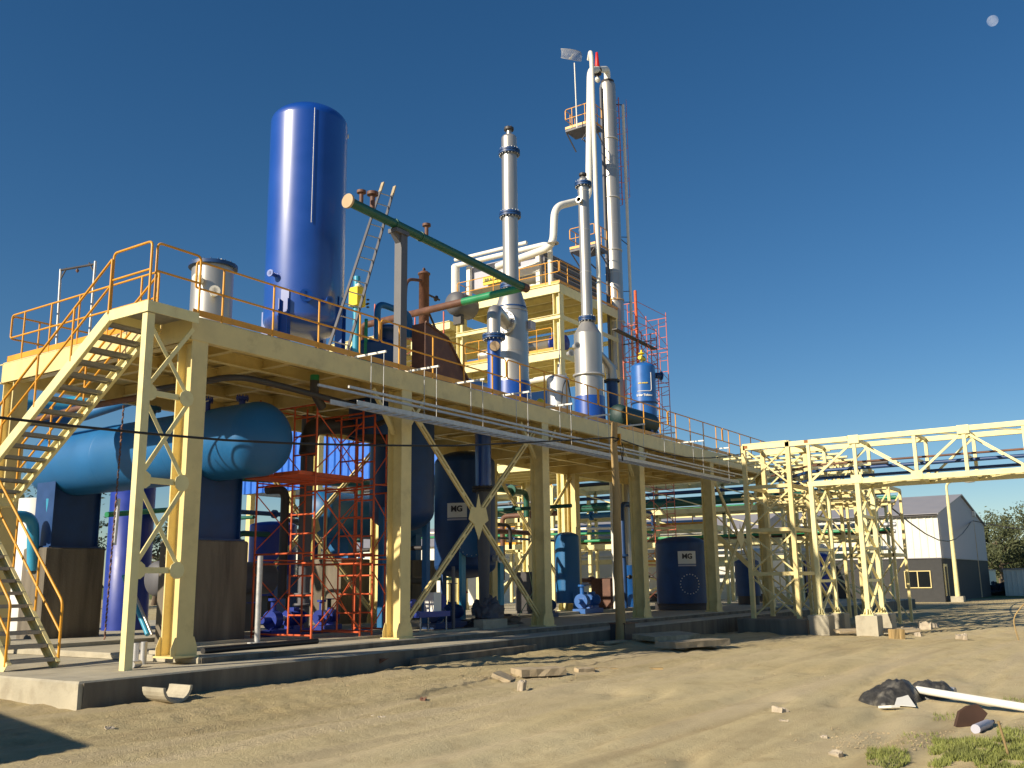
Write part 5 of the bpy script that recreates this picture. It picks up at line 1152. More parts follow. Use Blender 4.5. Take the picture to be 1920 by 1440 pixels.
# braced tower where the bridge meets the platform
def braced_tower(name, lab, xs, ys, z0, z1, m_, zbays, r=.07, mids=()):
    t = thing(name, lab, 'steel tower', (xs[0], ys[0], z0))
    for x in xs:
        for y in ys: MB().bar((x, y, z0), (x, y, z1), r * 2, r * 2).build('leg', m_, t)
    zs = [z0 + (z1 - z0) * i / zbays for i in range(zbays + 1)]
    for i in range(zbays):
        mb = MB()
        for x in (xs[0], xs[-1]):
            for ya, yb in zip(ys, ys[1:]): mb.bar((x, ya, zs[i] + .05), (x, yb, zs[i + 1] - .1), .05, .05); mb.bar((x + .03, yb, zs[i] + .05), (x + .03, ya, zs[i + 1] - .1), .05, .05)
            mb.mark()
        mb.build_each('cross_brace', m_, t); mb = MB()
        for x in xs: 
            for ya, yb in zip(ys, ys[1:]): mb.bar((x, ya, zs[i + 1]), (x, yb, zs[i + 1]), .1, .12)
        for y in ys:
            for xa, xb in zip(xs, xs[1:]): mb.bar((xa, y, zs[i + 1]), (xb, y, zs[i + 1]), .1, .12)
        mb.build('tie_beam', m_, t)
    return t
braced_tower('braced_tower', 'yellow braced tower joining pipe bridge and platform end, left of the two trestles', [32.0, 33.9], [10.35, 11.9], -.08, 5.76, 'cream', 4)
o_ = rough_slab('concrete_footing', 31.5, 34.4, 9.95, 12.3, -1.2, -.08, 'concd', 'broad stained concrete footing under the yellow braced tower'); del o_['kind']; o_['category'] = 'footing'
braced_tower('braced_tower', 'cream braced tower further back, seen between the two trestles', [38.5, 40.6], [10.5, 12.6], -.3, 5.9, 'cream', 2, .06)
braced_tower('braced_tower', 'tall cream braced tower right of the trestles in front of the warehouse', [38.6, 40.5], [8.7, 10.3], -.5, 4.6, 'cream', 2, .05)
t = thing('walkway_frames', 'flat yellow grid of walkway frames on top of the braced towers', 'walkway'); mb = MB()
for i in range(7): y = 8.9 + i * .6; mb.bar((34.0, y + 1.2, 5.72), (41.5, y + 1.2, 5.72), .07, .07)
for i in range(7): x = 34.4 + i * 1.1; mb.bar((x, 9.6, 5.66), (x, 13.6, 5.66), .09, .06)
mb.build('upper_grid', 'pale', t); mb = MB()
for i in range(5): y = 9.2 + i * .9; mb.bar((34.0, y, 4.2), (41.5, y, 4.2), .08, .06)
for i in range(6): x = 34.4 + i * 1.3; mb.bar((x, 9.0, 4.12), (x, 13.4, 4.12), .1, .08)
mb.build('lower_grid', 'cream', t)

# ================================================================ REAR PIPE RACK AND PROCESS CLUTTER BEHIND
def rack(name, lab, X, w_, y0, y1, levels, post, m_='pale', truss=None):
    t = thing(name, lab, 'pipe rack', (X, y0, -.08)); y = y0
    while y <= y1 + .01:
        for x in (X, X + w_): MB().bar((x, y, -.08), (x, y, levels[-1]), .16, .16).build('post', m_, t)
        y += post
    for z in levels:
        mb = MB()
        for x in (X, X + w_): mb.box(x - .08, x + .08, y0, y1, z - .26, z)
        y = y0
        while y <= y1: mb.bar((X, y, z - .1), (X + w_, y, z - .1), .1, .16); y += post / 2
        mb.build('level_beam', m_, t)
    mb = MB(); y = y0; i = 0
    while y < y1 - .1:
        if i % 2 == 0: mb.bar((X, y, .1), (X, y + post, levels[0] - .3), .07, .07); mb.bar((X + .04, y + post, .1), (X + .04, y, levels[0] - .3), .07, .07)
        if len(levels) > 1: mb.bar((X, y, levels[-2]), (X, y + post, levels[-1] - .3), .06, .06)
        y += post; i += 1
    mb.build('brace', m_, t); return t
rack('rear_pipe_rack', 'long yellow two level pipe rack beyond the platform, running behind the right columns', 48, 2.2, 12, 36, [3.2, 4.95, 6.5], 4)
cols = ['darkgreen', 'darkgreen', 'navy', 'dark', 'green', 'brown', 'galv']
lab2 = ['dark green pipe on the middle level of the rear rack', 'second dark green pipe on the rear rack middle level', 'navy pipe high on the rear rack', 'black pipe on the rear rack top level', 'bright green pipe low on the rear rack', 'brown pipe on the lower level of the rear rack', 'grey pipe on the rear rack next to the brown one']
for i, (dx, z, r_) in enumerate(((.35, 5.3, .2), (.9, 5.5, .14), (.4, 5.85, .1), (1.3, 6.75, .12), (.4, 3.45, .08), (.8, 3.4, .11), (1.5, 3.4, .1))):
    pipe('rack_pipe', lab2[i], [(48 + dx, 11, z), (48 + dx, 37, z)], r_, cols[i])
rack('far_pipe_rack', 'further pale yellow pipe rack on lower posts behind the first rack', 58, 3, 14, 44, [2.6, 4.0, 5.6], 5, 'pale')
for i, (dx, z, r_, m_, lb) in enumerate(((.3, 2.85, .12, 'white', 'white pipe on the far rack bottom level'), (.8, 4.2, .13, 'galv', 'galvanised pipe on the far rack'), (1.5, 5.8, .12, 'green', 'green pipe on top of the far rack'))):
    pipe('rack_pipe', lb, [(58 + dx, 13, z), (58 + dx, 45, z)], r_, m_)
a = P(790, 1000, X=44); b = P(1225, 988, X=44)
pipe('white_long_pipe', 'long white pipe crossing level behind the third to fifth columns', [a, b], .07, 'white'); pipe('green_long_pipe', 'long bright green pipe just under the white one behind the columns', [a - V((0, 0, .25)), b - V((0, 0, .25))], .07, 'green')
a = P(920, 870, X=40); b = P(1230, 905, X=50); pipe('dark_green_branch', 'thick dark green pipe sloping behind the third column under the deck', [P(900, 878, Y=27), P(1150, 900, Y=24.5)], .17, 'darkgreen')
# rear staircase of the process building
t = thing('rear_staircase', 'dark lattice staircase descending behind the last columns of the platform', 'staircase', (44, 16, 0))
for dy in (0, 1.0):
    a = P(1345, 1005, X=44 + dy); b = P(1490, 1140, X=44 + dy); MB().bar(a, b, .05, .22).build('stringer', 'cream', t); MB().tube([a + V((0, 0, .95)), b + V((0, 0, .95))], .03, 6).build('handrail', 'cream', t)
    for k in range(7): p = a + (b - a) * k / 6; MB().tube([p, p + V((0, 0, .95))], .025, 6).build('post', 'cream', t)
a = P(1345, 1005, X=44); b = P(1490, 1140, X=44)
for k in range(13): p = a + (b - a) * ((k + .5) / 13); MB().box(44, 45, p.y - .12, p.y + .12, p.z, p.z + .03).build('tread', 'grate', t)
# low process modules standing behind (boxes of beams, tanks, motors) seen through the platform
def module(x, y, w_, d_, h, lv, lab, m_='pale'):
    t = thing('process_module', lab, 'steel frame', (x, y, -.08))
    for xx in (x, x + w_):
        for yy in (y, y + d_): MB().bar((xx, yy, -.08), (xx, yy, h), .18, .18).build('post', m_, t)
    for k in range(1, lv + 1):
        z = h * k / lv; mb = MB()
        for xx in (x, x + w_): mb.bar((xx, y, z), (xx, y + d_, z), .14, .28)
        for yy in (y, y + d_): mb.bar((x, yy, z), (x + w_, yy, z), .14, .28)
        for k2 in range(1, 4): mb.bar((x, y + d_ * k2 / 4, z), (x + w_, y + d_ * k2 / 4, z), .08, .14)
        mb.build('level', m_, t)
        rail_run([(x, y, z + .12), (x, y + d_, z + .12)], t, h=1.0, seglen=4, post=1.3, r=.03)
    mb = MB(); mb.bar((x, y, .1), (x, y + d_, h / lv - .2), .09, .09); mb.bar((x + .05, y + d_, .1), (x + .05, y, h / lv - .2), .09, .09); mb.build('brace', m_, t)
module(44.5, 27.5, 4, 5, 6.2, 2, 'pale yellow two level frame behind the third column')
module(52, 22, 4, 5, 4.2, 2, 'low pale yellow frame between the fourth and fifth columns, far behind')
module(53, 30, 4, 6, 3.4, 1, 'single level pale yellow frame far behind the third column')
for (x, y, r_, h, m_, lb) in ((47, 24.0, .5, 2.3, 'drum', 'blue upright tank standing under the rear pipe rack'), (53, 19.5, .9, 2.6, 'white', 'white upright tank beyond the rear pipe rack'), (50.5, 33, .8, 5.2, 'steel', 'slim silver column far behind the third column'), (55, 26.5, .7, 3.0, 'white', 'cream tank far behind the fourth column'), (46.5, 17.5, .6, 2.0, 'navy', 'small navy tank behind the last columns'), (56.5, 17.0, .7, 2.4, 'yblue', 'royal blue tank far behind the last columns')):
    t = thing('distant_tank', lb, 'tank', (x, y, -.08)); MB().lathe((x, y, 0), [(r_, .4), (r_, h)] + dome(r_, r_ * .35, h, 6), 'Z', 28).build('shell', m_, t)
    mb = MB(); mb.lathe((x, y, 0), [(r_ * .85, -.08), (r_ * .85, .4)], 'Z', 20); mb.build('skirt', 'dark', t)
t = thing('low_white_hall', 'long low white hall with a grey roof far behind the rear racks', 'building', (64, 30, -.1))
MB().box(64, 78, 24, 70, -.7, 4.2).build('wall', 'panel', t); mb = MB(); mb.add([(63.7, 23.7, 4.2), (71, 23.7, 6.2), (78.3, 23.7, 4.2), (63.7, 70.3, 4.2), (71, 70.3, 6.2), (78.3, 70.3, 4.2)], [(0, 1, 4, 3), (1, 2, 5, 4), (0, 2, 1), (3, 4, 5), (0, 3, 5, 2)]); mb.build('roof', 'roofm', t)
# blue corrugated building behind the scaffold
t = thing('blue_corrugated_building', 'bright blue corrugated metal building glimpsed behind the scaffold under the deck', 'building', (44, 34, -.1))
mb = MB(); y = 33.5; pts = []
while y < 52: pts += [(44, y), (44, y + .22), (43.9, y + .3), (43.9, y + .52)]; y += .6
n = len(pts); mb.add([(x, y, 7.3) for x, y in pts] + [(x, y, 14.0) for x, y in pts], [(i, i + 1, i + 1 + n, i + n) for i in range(n - 1)]); mb.build('cladding', mat('sheet_metal_blue', (.02, .14, .60), .45, var=.06), t)
MB().box(44.02, 54, 33.5, pts[-1][1], 7.3, 13.9).build('hall', 'drum', t)
mb = MB()
for yy in (33.8, 38.4, 43, 47.6, 51.5): mb.box(44.1, 44.5, yy - .2, yy + .2, -.5, 7.3).mark()
mb.build_each('column', 'cream', t)
MB().box(43.5, 44.0, 33.3, pts[-1][1], 13.95, 14.3).build('eave', 'cyan', t)

# ================================================================ WAREHOUSE, LAMP, FAR RIGHT
WX, WY = 76.0, 13.9; ZE = 5.75; ZM_ = 2.56; wx1 = P(1822, 985, Z=ZE).x; wxr = (WX + wx1) / 2; ZRG = P(1783, 931, X=wxr).z
wh = thing('warehouse', 'grey roofed warehouse with white upper panels over a dark charcoal wall at the right', 'warehouse', (WX, WY, -.65))
wy1 = 62
MB().box(WX, wx1, WY, wy1, -1.2, ZM_).build('lower_wall', 'charcoal', wh)
mb = MB(); y = WY - .03; pts = []
while y < wy1: pts += [(WX - .06, y), (WX - .06, y + .3), (WX - .1, y + .34), (WX - .1, y + .44)]; y += .5
n = len(pts); mb.add([(x, y, ZM_) for x, y in pts] + [(x, y, ZE) for x, y in pts], [(i, i + n, i + 1 + n, i + 1) for i in range(n - 1)]); mb.build('upper_cladding', 'panel', wh)
for (ya, yb) in ((17.9, 19.6), (24.0, 25.4), (30.5, 32.1), (37, 38.5)):
    MB().box(WX - .14, WX - .11, ya, yb, ZM_ + .02, ZE - .1).build('translucent_strip', 'panelg', wh)
mb = MB(); mb.add([(WX, WY, ZM_), (wx1, WY, ZM_), (wx1, WY, ZE), (wxr, WY, ZRG), (WX, WY, ZE)], [(0, 1, 2, 3, 4)]); mb.build('gable_cladding', 'lilac', wh)
mb = MB(); o = .35
vs = [(WX - o, WY - .15, ZE - .12), (wxr, WY - .15, ZRG + .05), (wx1 + o, WY - .15, ZE - .12)]; v2 = [(x, wy1, z) for x, y_, z in vs]; v3 = [(x, y_, z + .1) for x, y_, z in vs]; v4 = [(x, y_, z + .1) for x, y_, z in v2]
mb.add(vs + v2 + v3 + v4, [(0, 1, 4, 3), (1, 2, 5, 4), (6, 9, 10, 7), (7, 10, 11, 8), (0, 3, 9, 6), (2, 8, 11, 5), (0, 6, 7, 1), (1, 7, 8, 2)]); mb.build('roof', 'roofm', wh)
MB().box(WX - .35, WX - .1, WY - .1, wy1, ZE - .2, ZE - .06).build('gutter', 'dark', wh)
MB().box(WX - .1, wx1, WY - .06, wy1, ZM_ - .06, ZM_).build('sill_band', 'roofm', wh)
# window
wa, wb = P(1697, 1072, X=WX), P(1746, 1101, X=WX)
wn = MB(); y0, y1 = wb.y, wa.y; z0, z1 = wb.z, wa.z
for (a_, b_, c_, d_) in ((y0, y1, z0 - .06, z0), (y0, y1, z1, z1 + .06), (y0 - .06, y0, z0 - .06, z1 + .06), (y1, y1 + .06, z0 - .06, z1 + .06), ((y0 + y1) / 2 - .03, (y0 + y1) / 2 + .03, z0, z1)): wn.box(WX - .08, WX - .003, a_, b_, c_, d_)
wo = wn.build('window', 'cream', wh); MB().box(WX - .03, WX - .002, y0, y1, z0, z1).build('pane', 'glass', wo)
mb = MB(); dx = P(1775, 1085, Y=WY).x; mb.box(dx - .9, dx - .5, WY - .04, WY, -.2, 1.9); mb.box(dx + .3, dx + .5, WY - .04, WY, -.2, 1.9); mb.box(dx - .9, dx + .5, WY - .04, WY, 1.9, 2.1); mb.build('door_frame', 'cream', wh); 
# street lamp with curved arm
q = P(1797, 1128, Z=-.6); lt = thing('curved_street_lamp', 'tall cream street lamp with a curved arm in front of the warehouse gable', 'street lamp', tuple(q))
zz1 = P(1778, 930, X=q.x).z; tip = P(1802, 902, X=q.x)
MB().tube([q + V((0, 0, .3)), V((q.x, q.y, zz1 * .5)), V((q.x, q.y, zz1))], [.17, .14, .11], 12).build('pole', 'pale', lt)
MB().tube(bend([V((q.x, q.y, zz1)), V((q.x, q.y, tip.z)), V((q.x, tip.y - .4, tip.z + .02))], .9, 8), .085, 10).build('arm', 'pale', lt)
mb = MB(); mb.lathe((q.x, tip.y - .2, tip.z), [(0, 0), (.12, .02), (.17, .3), (.14, .7), (0, .75)], 'Y', 14); mb.build('lamp_head', 'white', lt)
MB().box(q.x - .42, q.x + .42, q.y - .42, q.y + .42, -1.0, -.22).build('concrete_base', 'conc', lt)
# pole with transformer lamp at the warehouse corner, wires
q = P(1828, 1060, X=92); t = thing('corner_utility_pole', 'utility pole with a white floodlight at the far corner of the warehouse', 'utility pole', (92, q.y, -.6)); a = P(1822, 975, X=92)
MB().tube([(92, q.y - .2, -.6), (92, a.y, a.z)], .16, 10).build('post', 'tan', t)
mb = MB(); mb.box(91.6, 92.2, a.y - .35, a.y + .3, a.z + .3, a.z + .75); mb.build('floodlight', 'white', t)
MB().box(91.7, 92.1, a.y - .1, a.y + .25, a.z - .35, a.z + .1).build('junction_box', 'white', t)
wire0 = V((92, a.y, a.z - .05))
pipe('overhead_wire', 'overhead wire sagging from the braced tower to the corner utility pole', [P(1665, 947, X=40)] + [P(1665, 947, X=40) * (1 - k / 8) + wire0 * (k / 8) - V((0, 0, 1.6 * math.sin(math.pi * k / 8))) for k in range(1, 8)] + [wire0], .035, 'dark', .01, 'wire', 6)
w2 = P(1960, 998, X=80); pipe('overhead_wire', 'overhead wire from the corner utility pole out of frame to the right', [wire0, (wire0 + w2) / 2 - V((0, 0, .1)), w2], .035, 'dark', .01, 'wire', 6)
# small white cabins
def cabin(name, lab, x, y, w_, d_, h, m_='panel', door=True, z=-.62):
    t = thing(name, lab, 'cabin', (x, y, z)); mb = MB(); mb.box(x, x + d_, y, y + w_, z, z + h); mb.build('walls', m_, t)
    mb = MB(); k = y + .12
    while k < y + w_ - .1: mb.box(x - .05, x - .002, k, k + .07, z + .05, z + h - .08).mark(); k += .42
    mb.build_each('rib', m_, t); MB().box(x - .1, x + d_ + .1, y - .08, y + w_ + .08, z + h, z + h + .1).build('roof', 'roofm', t)
    if door: MB().box(x - .06, x - .01, y + .15, y + w_ * .3, z + .1, z + h - .35).build('door', 'navy', t)
    return t
a, b = P(1834, 1118, X=104), P(1857, 1118, X=104); cabin('white_container', 'narrow white ribbed container right of the warehouse', 104, b.y, a.y - b.y, 5, P(1840, 1070, X=104).z + .62, door=False)
a, b = P(1886, 1118, X=99), P(1945, 1118, X=99); cabin('white_cabin', 'bright white cabin with a dark door at the right edge', 99, b.y, a.y - b.y, 4, P(1890, 1068, X=99).z + .62)
crumple('dark_mound', 'dark heap between the two white cabins', 'heap', (101, P(1873, 1110, X=101).y, -.6), 1.2, 1.1, 1.1, 'black', .4, 4)
# ---------------------------------------------------------------- trees
def tree(name, lab, x, y, h, w_, z=-.6, m_='leaf', seed=0, nclump=60, nleaf=60, ls=.16, low=.3, group='trees beyond the yard'):
    rnd = random.Random(seed); t = thing(name, lab, 'tree', (x, y, z), group)
    mb = MB(); tips = []; tr0 = h * .035
    top = V((x + rnd.uniform(-.1, .1) * h, y + rnd.uniform(-.1, .1) * h, z + h * .62)); mid = V((x, y, z)) + (top - V((x, y, z))) * .5 + V((.04 * h, 0, 0))
    mb.tube([V((x, y, z - .2)), mid, top], [tr0, tr0 * .75, tr0 * .35], 8)
    for i in range(9):
        f = rnd.uniform(low, 1); s_ = V((x, y, z)) + (top - V((x, y, z))) * f; a = rnd.uniform(0, 2 * math.pi); L = w_ * rnd.uniform(.28, .5)
        e = s_ + V((math.cos(a) * L, math.sin(a) * L, h * rnd.uniform(.08, .3))); mb.tube([s_, (s_ + e) / 2 + V((0, 0, -.03 * h)), e], [tr0 * .4, tr0 * .28, tr0 * .1], 6); tips.append(e)
    mb.build('trunk', 'bark', t)
    mb = MB(); cl = []
    for i in range(nclump):
        b_ = rnd.choice(tips + [top]); cl.append((b_ + V((rnd.gauss(0, w_ * .13), rnd.gauss(0, w_ * .13), rnd.gauss(h * .04, h * .075))), rnd.uniform(.5, 1.2) * w_ * .085))
    for c, r_ in cl:
        for k in range(nleaf):
            d = V((rnd.gauss(0, 1), rnd.gauss(0, 1), rnd.gauss(0, .8))) * r_ * .62; p = c + d; u_ = V((rnd.uniform(-1, 1), rnd.uniform(-1, 1), rnd.uniform(-1, 1))).normalized(); v_ = u_.orthogonal().normalized(); s_ = ls * rnd.uniform(.6, 1.4)
            mb.add([p - u_ * s_, p + v_ * s_ * .5, p + u_ * s_, p - v_ * s_ * .5], [(0, 1, 2, 3)])
    mb.build('crown', m_, t); return t
q = P(1884, 1098, X=150); tree('broad_tree', 'broad grey green tree with open crown at the far right beside the white cabins', 150, q.y, 10.5, 11, m_='leaf', seed=5, nclump=120, nleaf=55, ls=.22)
q = P(1846, 1090, X=160); tree('bright_tree', 'smaller lighter green tree just right of the warehouse', 160, q.y, 9, 6, m_='leafb', seed=9, nclump=60, nleaf=45, ls=.22)
for k in range(9):
    X = 210 + 13 * (k % 4); q = P(1836 + k * 13, 1090, X=X)
    tree('distant_tree', 'distant low tree in the hazy line along the horizon at the right edge', X, q.y, 7 + (k * 37 % 5) * .8, 9, m_='leaf', seed=30 + k, nclump=34, nleaf=34, ls=.34, low=.15, group='distant trees at the right')
for k, (px, h_, X, lb) in enumerate(((505, 7.5, 62, 'dark tree behind the left scaffold frame under the deck'), (545, 6, 70, 'dark bushy tree right of the first one under the deck'), (478, 5.5, 80, 'far tree left of the scaffold seen under the tank'), (30, 10.0, 42, 'dark tree behind the staircase at the far left'), (120, 7.0, 46, 'dark tree behind the concrete pier at the far left'), (290, 7, 55, 'dark tree seen through the braced stair column'))):
    q = P(px, 1090, X=X) if px > 350 else P(px, 1100, Y=70 + 3 * k); tree('background_tree', lb, q.x, q.y, h_ * (1.0 if px > 350 else 1.2), h_ * .95, z=-.5, m_='leaf', seed=60 + k, nclump=60, nleaf=40, ls=.2)

# ================================================================ THINGS LYING ON THE DIRT
def G(px, py, dz=0):
    z = -.42
    for _ in range(4): p = P(px, py, Z=z); z = gz(p.x, p.y)
    return V((p.x, p.y, z + dz))
def slabpiece(name, lab, cat, c, w_, d_, h, rz, m_='stone', tilt=0, seed=0):
    t = thing(name, lab, cat, tuple(c)); rnd = random.Random(seed); mb = MB(); mtx = Matrix.Translation(c) @ Matrix.Rotation(R(rz), 4, 'Z') @ Matrix.Rotation(R(tilt), 4, 'X')
    vs = []; nx, ny = 7, 5
    for k in (0, 1):
        for j in range(ny):
            for i in range(nx):
                e = (i in (0, nx - 1)) or (j in (0, ny - 1)); jx = rnd.uniform(-1, 1) * min(w_, d_) * (.035 if e else .02) * (2.2 if cat == 'stone' else 1)
                vs.append(mtx @ V(((i / (nx - 1) - .5) * w_ + jx, (j / (ny - 1) - .5) * d_ + jx, h * k - .02 + (rnd.uniform(-1, 1) * h * .06 * (3 if cat == 'stone' else 1) if k else 0))))
    N = nx * ny; fs = [(N + j * nx + i, N + j * nx + i + 1, N + (j + 1) * nx + i + 1, N + (j + 1) * nx + i) for j in range(ny - 1) for i in range(nx - 1)]
    ring = [i for i in range(nx)] + [j * nx + nx - 1 for j in range(1, ny)] + [(ny - 1) * nx + i for i in range(nx - 2, -1, -1)] + [j * nx for j in range(ny - 2, 0, -1)]
    fs += [(ring[k], ring[(k + 1) % len(ring)], ring[(k + 1) % len(ring)] + N, ring[k] + N) for k in range(len(ring))]
    mb.add(vs, fs); mb.build('body', m_, t); return t
slabpiece('wooden_board', 'pale flat board slab lying on the dirt, the largest piece in front of the plant', 'board', G(1010, 1268, .03), .85, .55, .12, -35, 'woodp', 0, 1)
slabpiece('wooden_board', 'dark edged board propped left of the largest flat board', 'board', G(945, 1277, .02), .50, .34, .07, 20, 'woodp', 22, 2)
slabpiece('wooden_beam', 'long yellowish timber half sunk in the dirt right of the flat boards', 'timber', G(1158, 1252, -.02), 1.75, .14, .08, -62, 'wood', 0, 3)
slabpiece('wooden_board', 'thin brown timber offcut between the flat board and the long timber', 'board', G(1096, 1259, 0), .35, .18, .07, -30, 'woodp', 5, 4)
slabpiece('wooden_board', 'short board left in the shade edge at the foot of the wooden pole', 'board', G(1150, 1208, .05), .9, .3, .06, -20, 'woodp', 0, 5)
slabpiece('wooden_board', 'rear one of two broad pale boards lying right of the wooden pole', 'board', G(1250, 1207, .1), 1.9, .8, .12, -15, 'woodp', 4, 6)
slabpiece('wooden_board', 'front one of two broad pale boards lying right of the wooden pole', 'board', G(1300, 1216, .08), 1.9, .7, .14, -20, 'woodp', 0, 7)
slabpiece('wooden_board', 'grey plank propped on a yellow block in front of the right bridge footing', 'board', G(1645, 1192, .12), 2.6, .55, .07, -52, 'woodp', 6, 8)
slabpiece('yellow_block', 'small yellow wood block under the end of the grey plank by the footing', 'block', G(1682, 1198, 0), .35, .3, .28, -50, 'wood', 0, 9)
slabpiece('loose_stone', 'upright pale stone casting a shadow below the largest flat board', 'stone', G(977, 1296, 0), .13, .10, .19, 10, 'stone', 8, 10)
slabpiece('loose_stone', 'reddish stone chip lying in the middle of the dirt', 'stone', G(793, 1323, 0), .12, .08, .05, 30, 'brown', 8, 11)
slabpiece('brown_trough', 'rusty plank leaning at the foot of the slab below the second column', 'board', G(715, 1258, .0), .5, .04, .3, 10, 'brown', 30, 12)
slabpiece('brown_sleeper', 'long brown sleeper lying along the foot of the slab', 'board', V((17.6, 12.85, -.42)), 4.6, .22, .2, 2, 'concd', 0, 13)
# white rubble by the road verge
for k, (px, py, s_) in enumerate(((1690, 1188, .3), (1712, 1186, .35), (1735, 1181, .45), (1752, 1176, .3), (1722, 1193, .25), (1700, 1180, .3), (1803, 1198, .3), (715, 1345, .09), (700, 1340, .07), (1462, 1335, .16), (1470, 1352, .1), (1105, 1330, .06), (1545, 1385, .1), (1568, 1415, .12), (640, 1370, .07), (205, 1372, .1), (140, 1310, .1), (160, 1313, .13), (1050, 1300, .05))):
    slabpiece('rubble_stone', 'pale broken stone lying loose on the dirt', 'stone', G(px, py, -.02), s_, s_ * .7, s_ * .55, k * 47, 'stone', 12, 40 + k)['group'] = 'loose pale stones on the dirt'
# half pipe trough against the slab
q = G(308, 1303); c_ = P(306, 1292, Y=12.72); t = thing('concrete_half_pipe', 'light concrete half pipe resting against the slab front near its corner', 'half pipe', tuple(c_))
mb = MB(); ax_ = V((1, .1, 0)).normalized(); vs = []; n = 12
for k in (0, 1):
    for rr in (.235, .195):
        for i in range(n + 1):
            a = math.pi + math.pi * i / n; vs.append(c_ + V((-.0, 0, 0)) + V((math.cos(a) * rr * 1.1, -.35 + .5 * k, math.sin(a) * rr + .05)))
N = n + 1; fs = []
for i in range(n): fs += [(i, i + 1, 2 * N + i + 1, 2 * N + i), (N + i, 3 * N + i, 3 * N + i + 1, N + i + 1), (i, N + i, N + i + 1, i + 1), (2 * N + i, 2 * N + i + 1, 3 * N + i + 1, 3 * N + i)]
fs += [(0, 2 * N, 3 * N, N), (n, N + n, 3 * N + n, 2 * N + n)]
mb.add(vs, fs); mb.build('shell', 'conc', t)
# plastic sheet bundle with white pipe
def sheet(name, lab, c, pts2, hgt, m_, seed, res=46):
    """crumpled plastic lying on the ground: height field over an irregular outline"""
    t = thing(name, lab, 'plastic sheet', tuple(c)); mb = MB(); vs = []; K = 64
    for j in range(res + 1):
        f = j / res
        for i in range(K):
            a = 2 * math.pi * i / K; rx, ry = pts2; k = 1 + .28 * noise.noise(V((math.cos(a) * 1.4, math.sin(a) * 1.4, seed)))
            x = math.cos(a) * rx * k * f; y = math.sin(a) * ry * k * f
            h = hgt * (1 - f ** 4) * (.75 + .55 * noise.noise(V((x * 2.4, y * 2.4, seed)))) + .10 * (.5 - abs(noise.noise(V((x * 5, y * 5, seed + 3))))) * (1 - f ** 3) + .05 * (.3 - abs(noise.noise(V((x * 12, y * 12, seed))))) * (1 - f ** 3)
            vs.append((c[0] + x, c[1] + y, c[2] + max(0, h) + .012 - .03 * (f > .97)))
    mb.add(vs, [(j * K + i, (j + 1) * K + i, (j + 1) * K + (i + 1) % K, j * K + (i + 1) % K) for j in range(res) for i in range(K)], True); mb.build('sheet', m_, t); return t
c = G(1676, 1318); sheet('black_plastic_bundle', 'crumpled black plastic bundle lying on the dirt at the end of the white pipe', c, (.60, .40), .27, 'bag', 2, 60)
c2 = G(1745, 1306); sheet('black_plastic_bundle', 'smaller black plastic heap wrapped over a grey pipe right of the main bundle', c2, (.42, .34), .20, 'bag', 8)
a = G(1722, 1313, .14); b = G(1935, 1338, .06); pipe('white_plastic_pipe', 'long white plastic pipe lying from the black bundle to the right edge', [a, (a + b) / 2, b + (b - a) * .6], .05, 'white', .1)
a = G(1740, 1299, .08); b = G(1792, 1304, .06); pipe('grey_plastic_pipe', 'short grey pipe end poking out behind the smaller plastic heap', [a, b], .05, 'alu')
t = thing('paper_scrap', 'cream triangular card lying against the black plastic bundle', 'card', tuple(G(1697, 1330))); p0, p1, p2 = G(1678, 1328, .04), G(1718, 1333, .03), G(1692, 1312, .20)
nn = (p1 - p0).cross(p2 - p0).normalized() * .006; MB().add([p0, p1, p2, p0 + nn, p1 + nn, p2 + nn], [(2, 1, 0), (3, 4, 5), (0, 1, 4, 3), (1, 2, 5, 4), (2, 0, 3, 5)]).build('card', 'white', t)
t = thing('paper_scrap', 'cream folded card strip under the front of the black bundle', 'card', tuple(G(1665, 1332))); p0, p1 = G(1655, 1330, .03), G(1680, 1332, .05); MB().bar(p0, p1, .12, .03).build('card', 'white', t)
# shard coloured dark like a shadowed hole, and clear bottle near the grass
c = G(1822, 1362); t = thing('dark_sheet_shard', 'jagged shard by the grass, coloured dark like a shadowed hole', 'metal scrap', tuple(c))
pl = [(-.18, 0), (-.12, .16), (-.02, .22), (.10, .24), (.2, .14), (.12, .04), (.05, -.03), (-.1, -.02)]; n = len(pl); e1 = RT.copy(); vs = [c + e1 * x + V((0, 0, z)) for x, z in pl] + [c + e1 * x + V((.02, .03, z)) for x, z in pl]
MB().add(vs, [tuple(range(n)), tuple(reversed(range(n, 2 * n)))] + [(i, (i + 1) % n, (i + 1) % n + n, i + n) for i in range(n)]).build('sheet', 'shade_maroon', t)
a = G(1830, 1376, .05); b = G(1862, 1362, .05); t = thing('clear_bottle', 'pale plastic bottle lying beside the dark shard', 'bottle', tuple(a)); d = (b - a).normalized(); MB().tube([a, a + (b - a) * .7, b - d * .05, b], [.05, .05, .02, .018], 12).build('body', 'lilac', t); MB().tube([b, b + d * .03], .022, 10).build('cap', 'brown', t)
a = G(1878, 1355, 0); b = a + (P(1875, 1348, X=a.x) - a); t = thing('dry_stick', 'thin straw coloured stick standing in the grass at the right', 'stick', tuple(G(1892, 1415)))
a = G(1892, 1420); MB().tube([a, a + RT * -.06 + V((0, 0, .30))], .012, 6).build('stick', 'wood', t)
t = thing('dry_stick', 'thin bent wire standing up at the right edge of the road', 'stick', tuple(G(1908, 1200))); a = G(1910, 1200); MB().tube(bend([a, a + V((0, .1, .6)), a + V((0, -.25, 1.0))], .3), .02, 6).build('stick', 'wood', t)
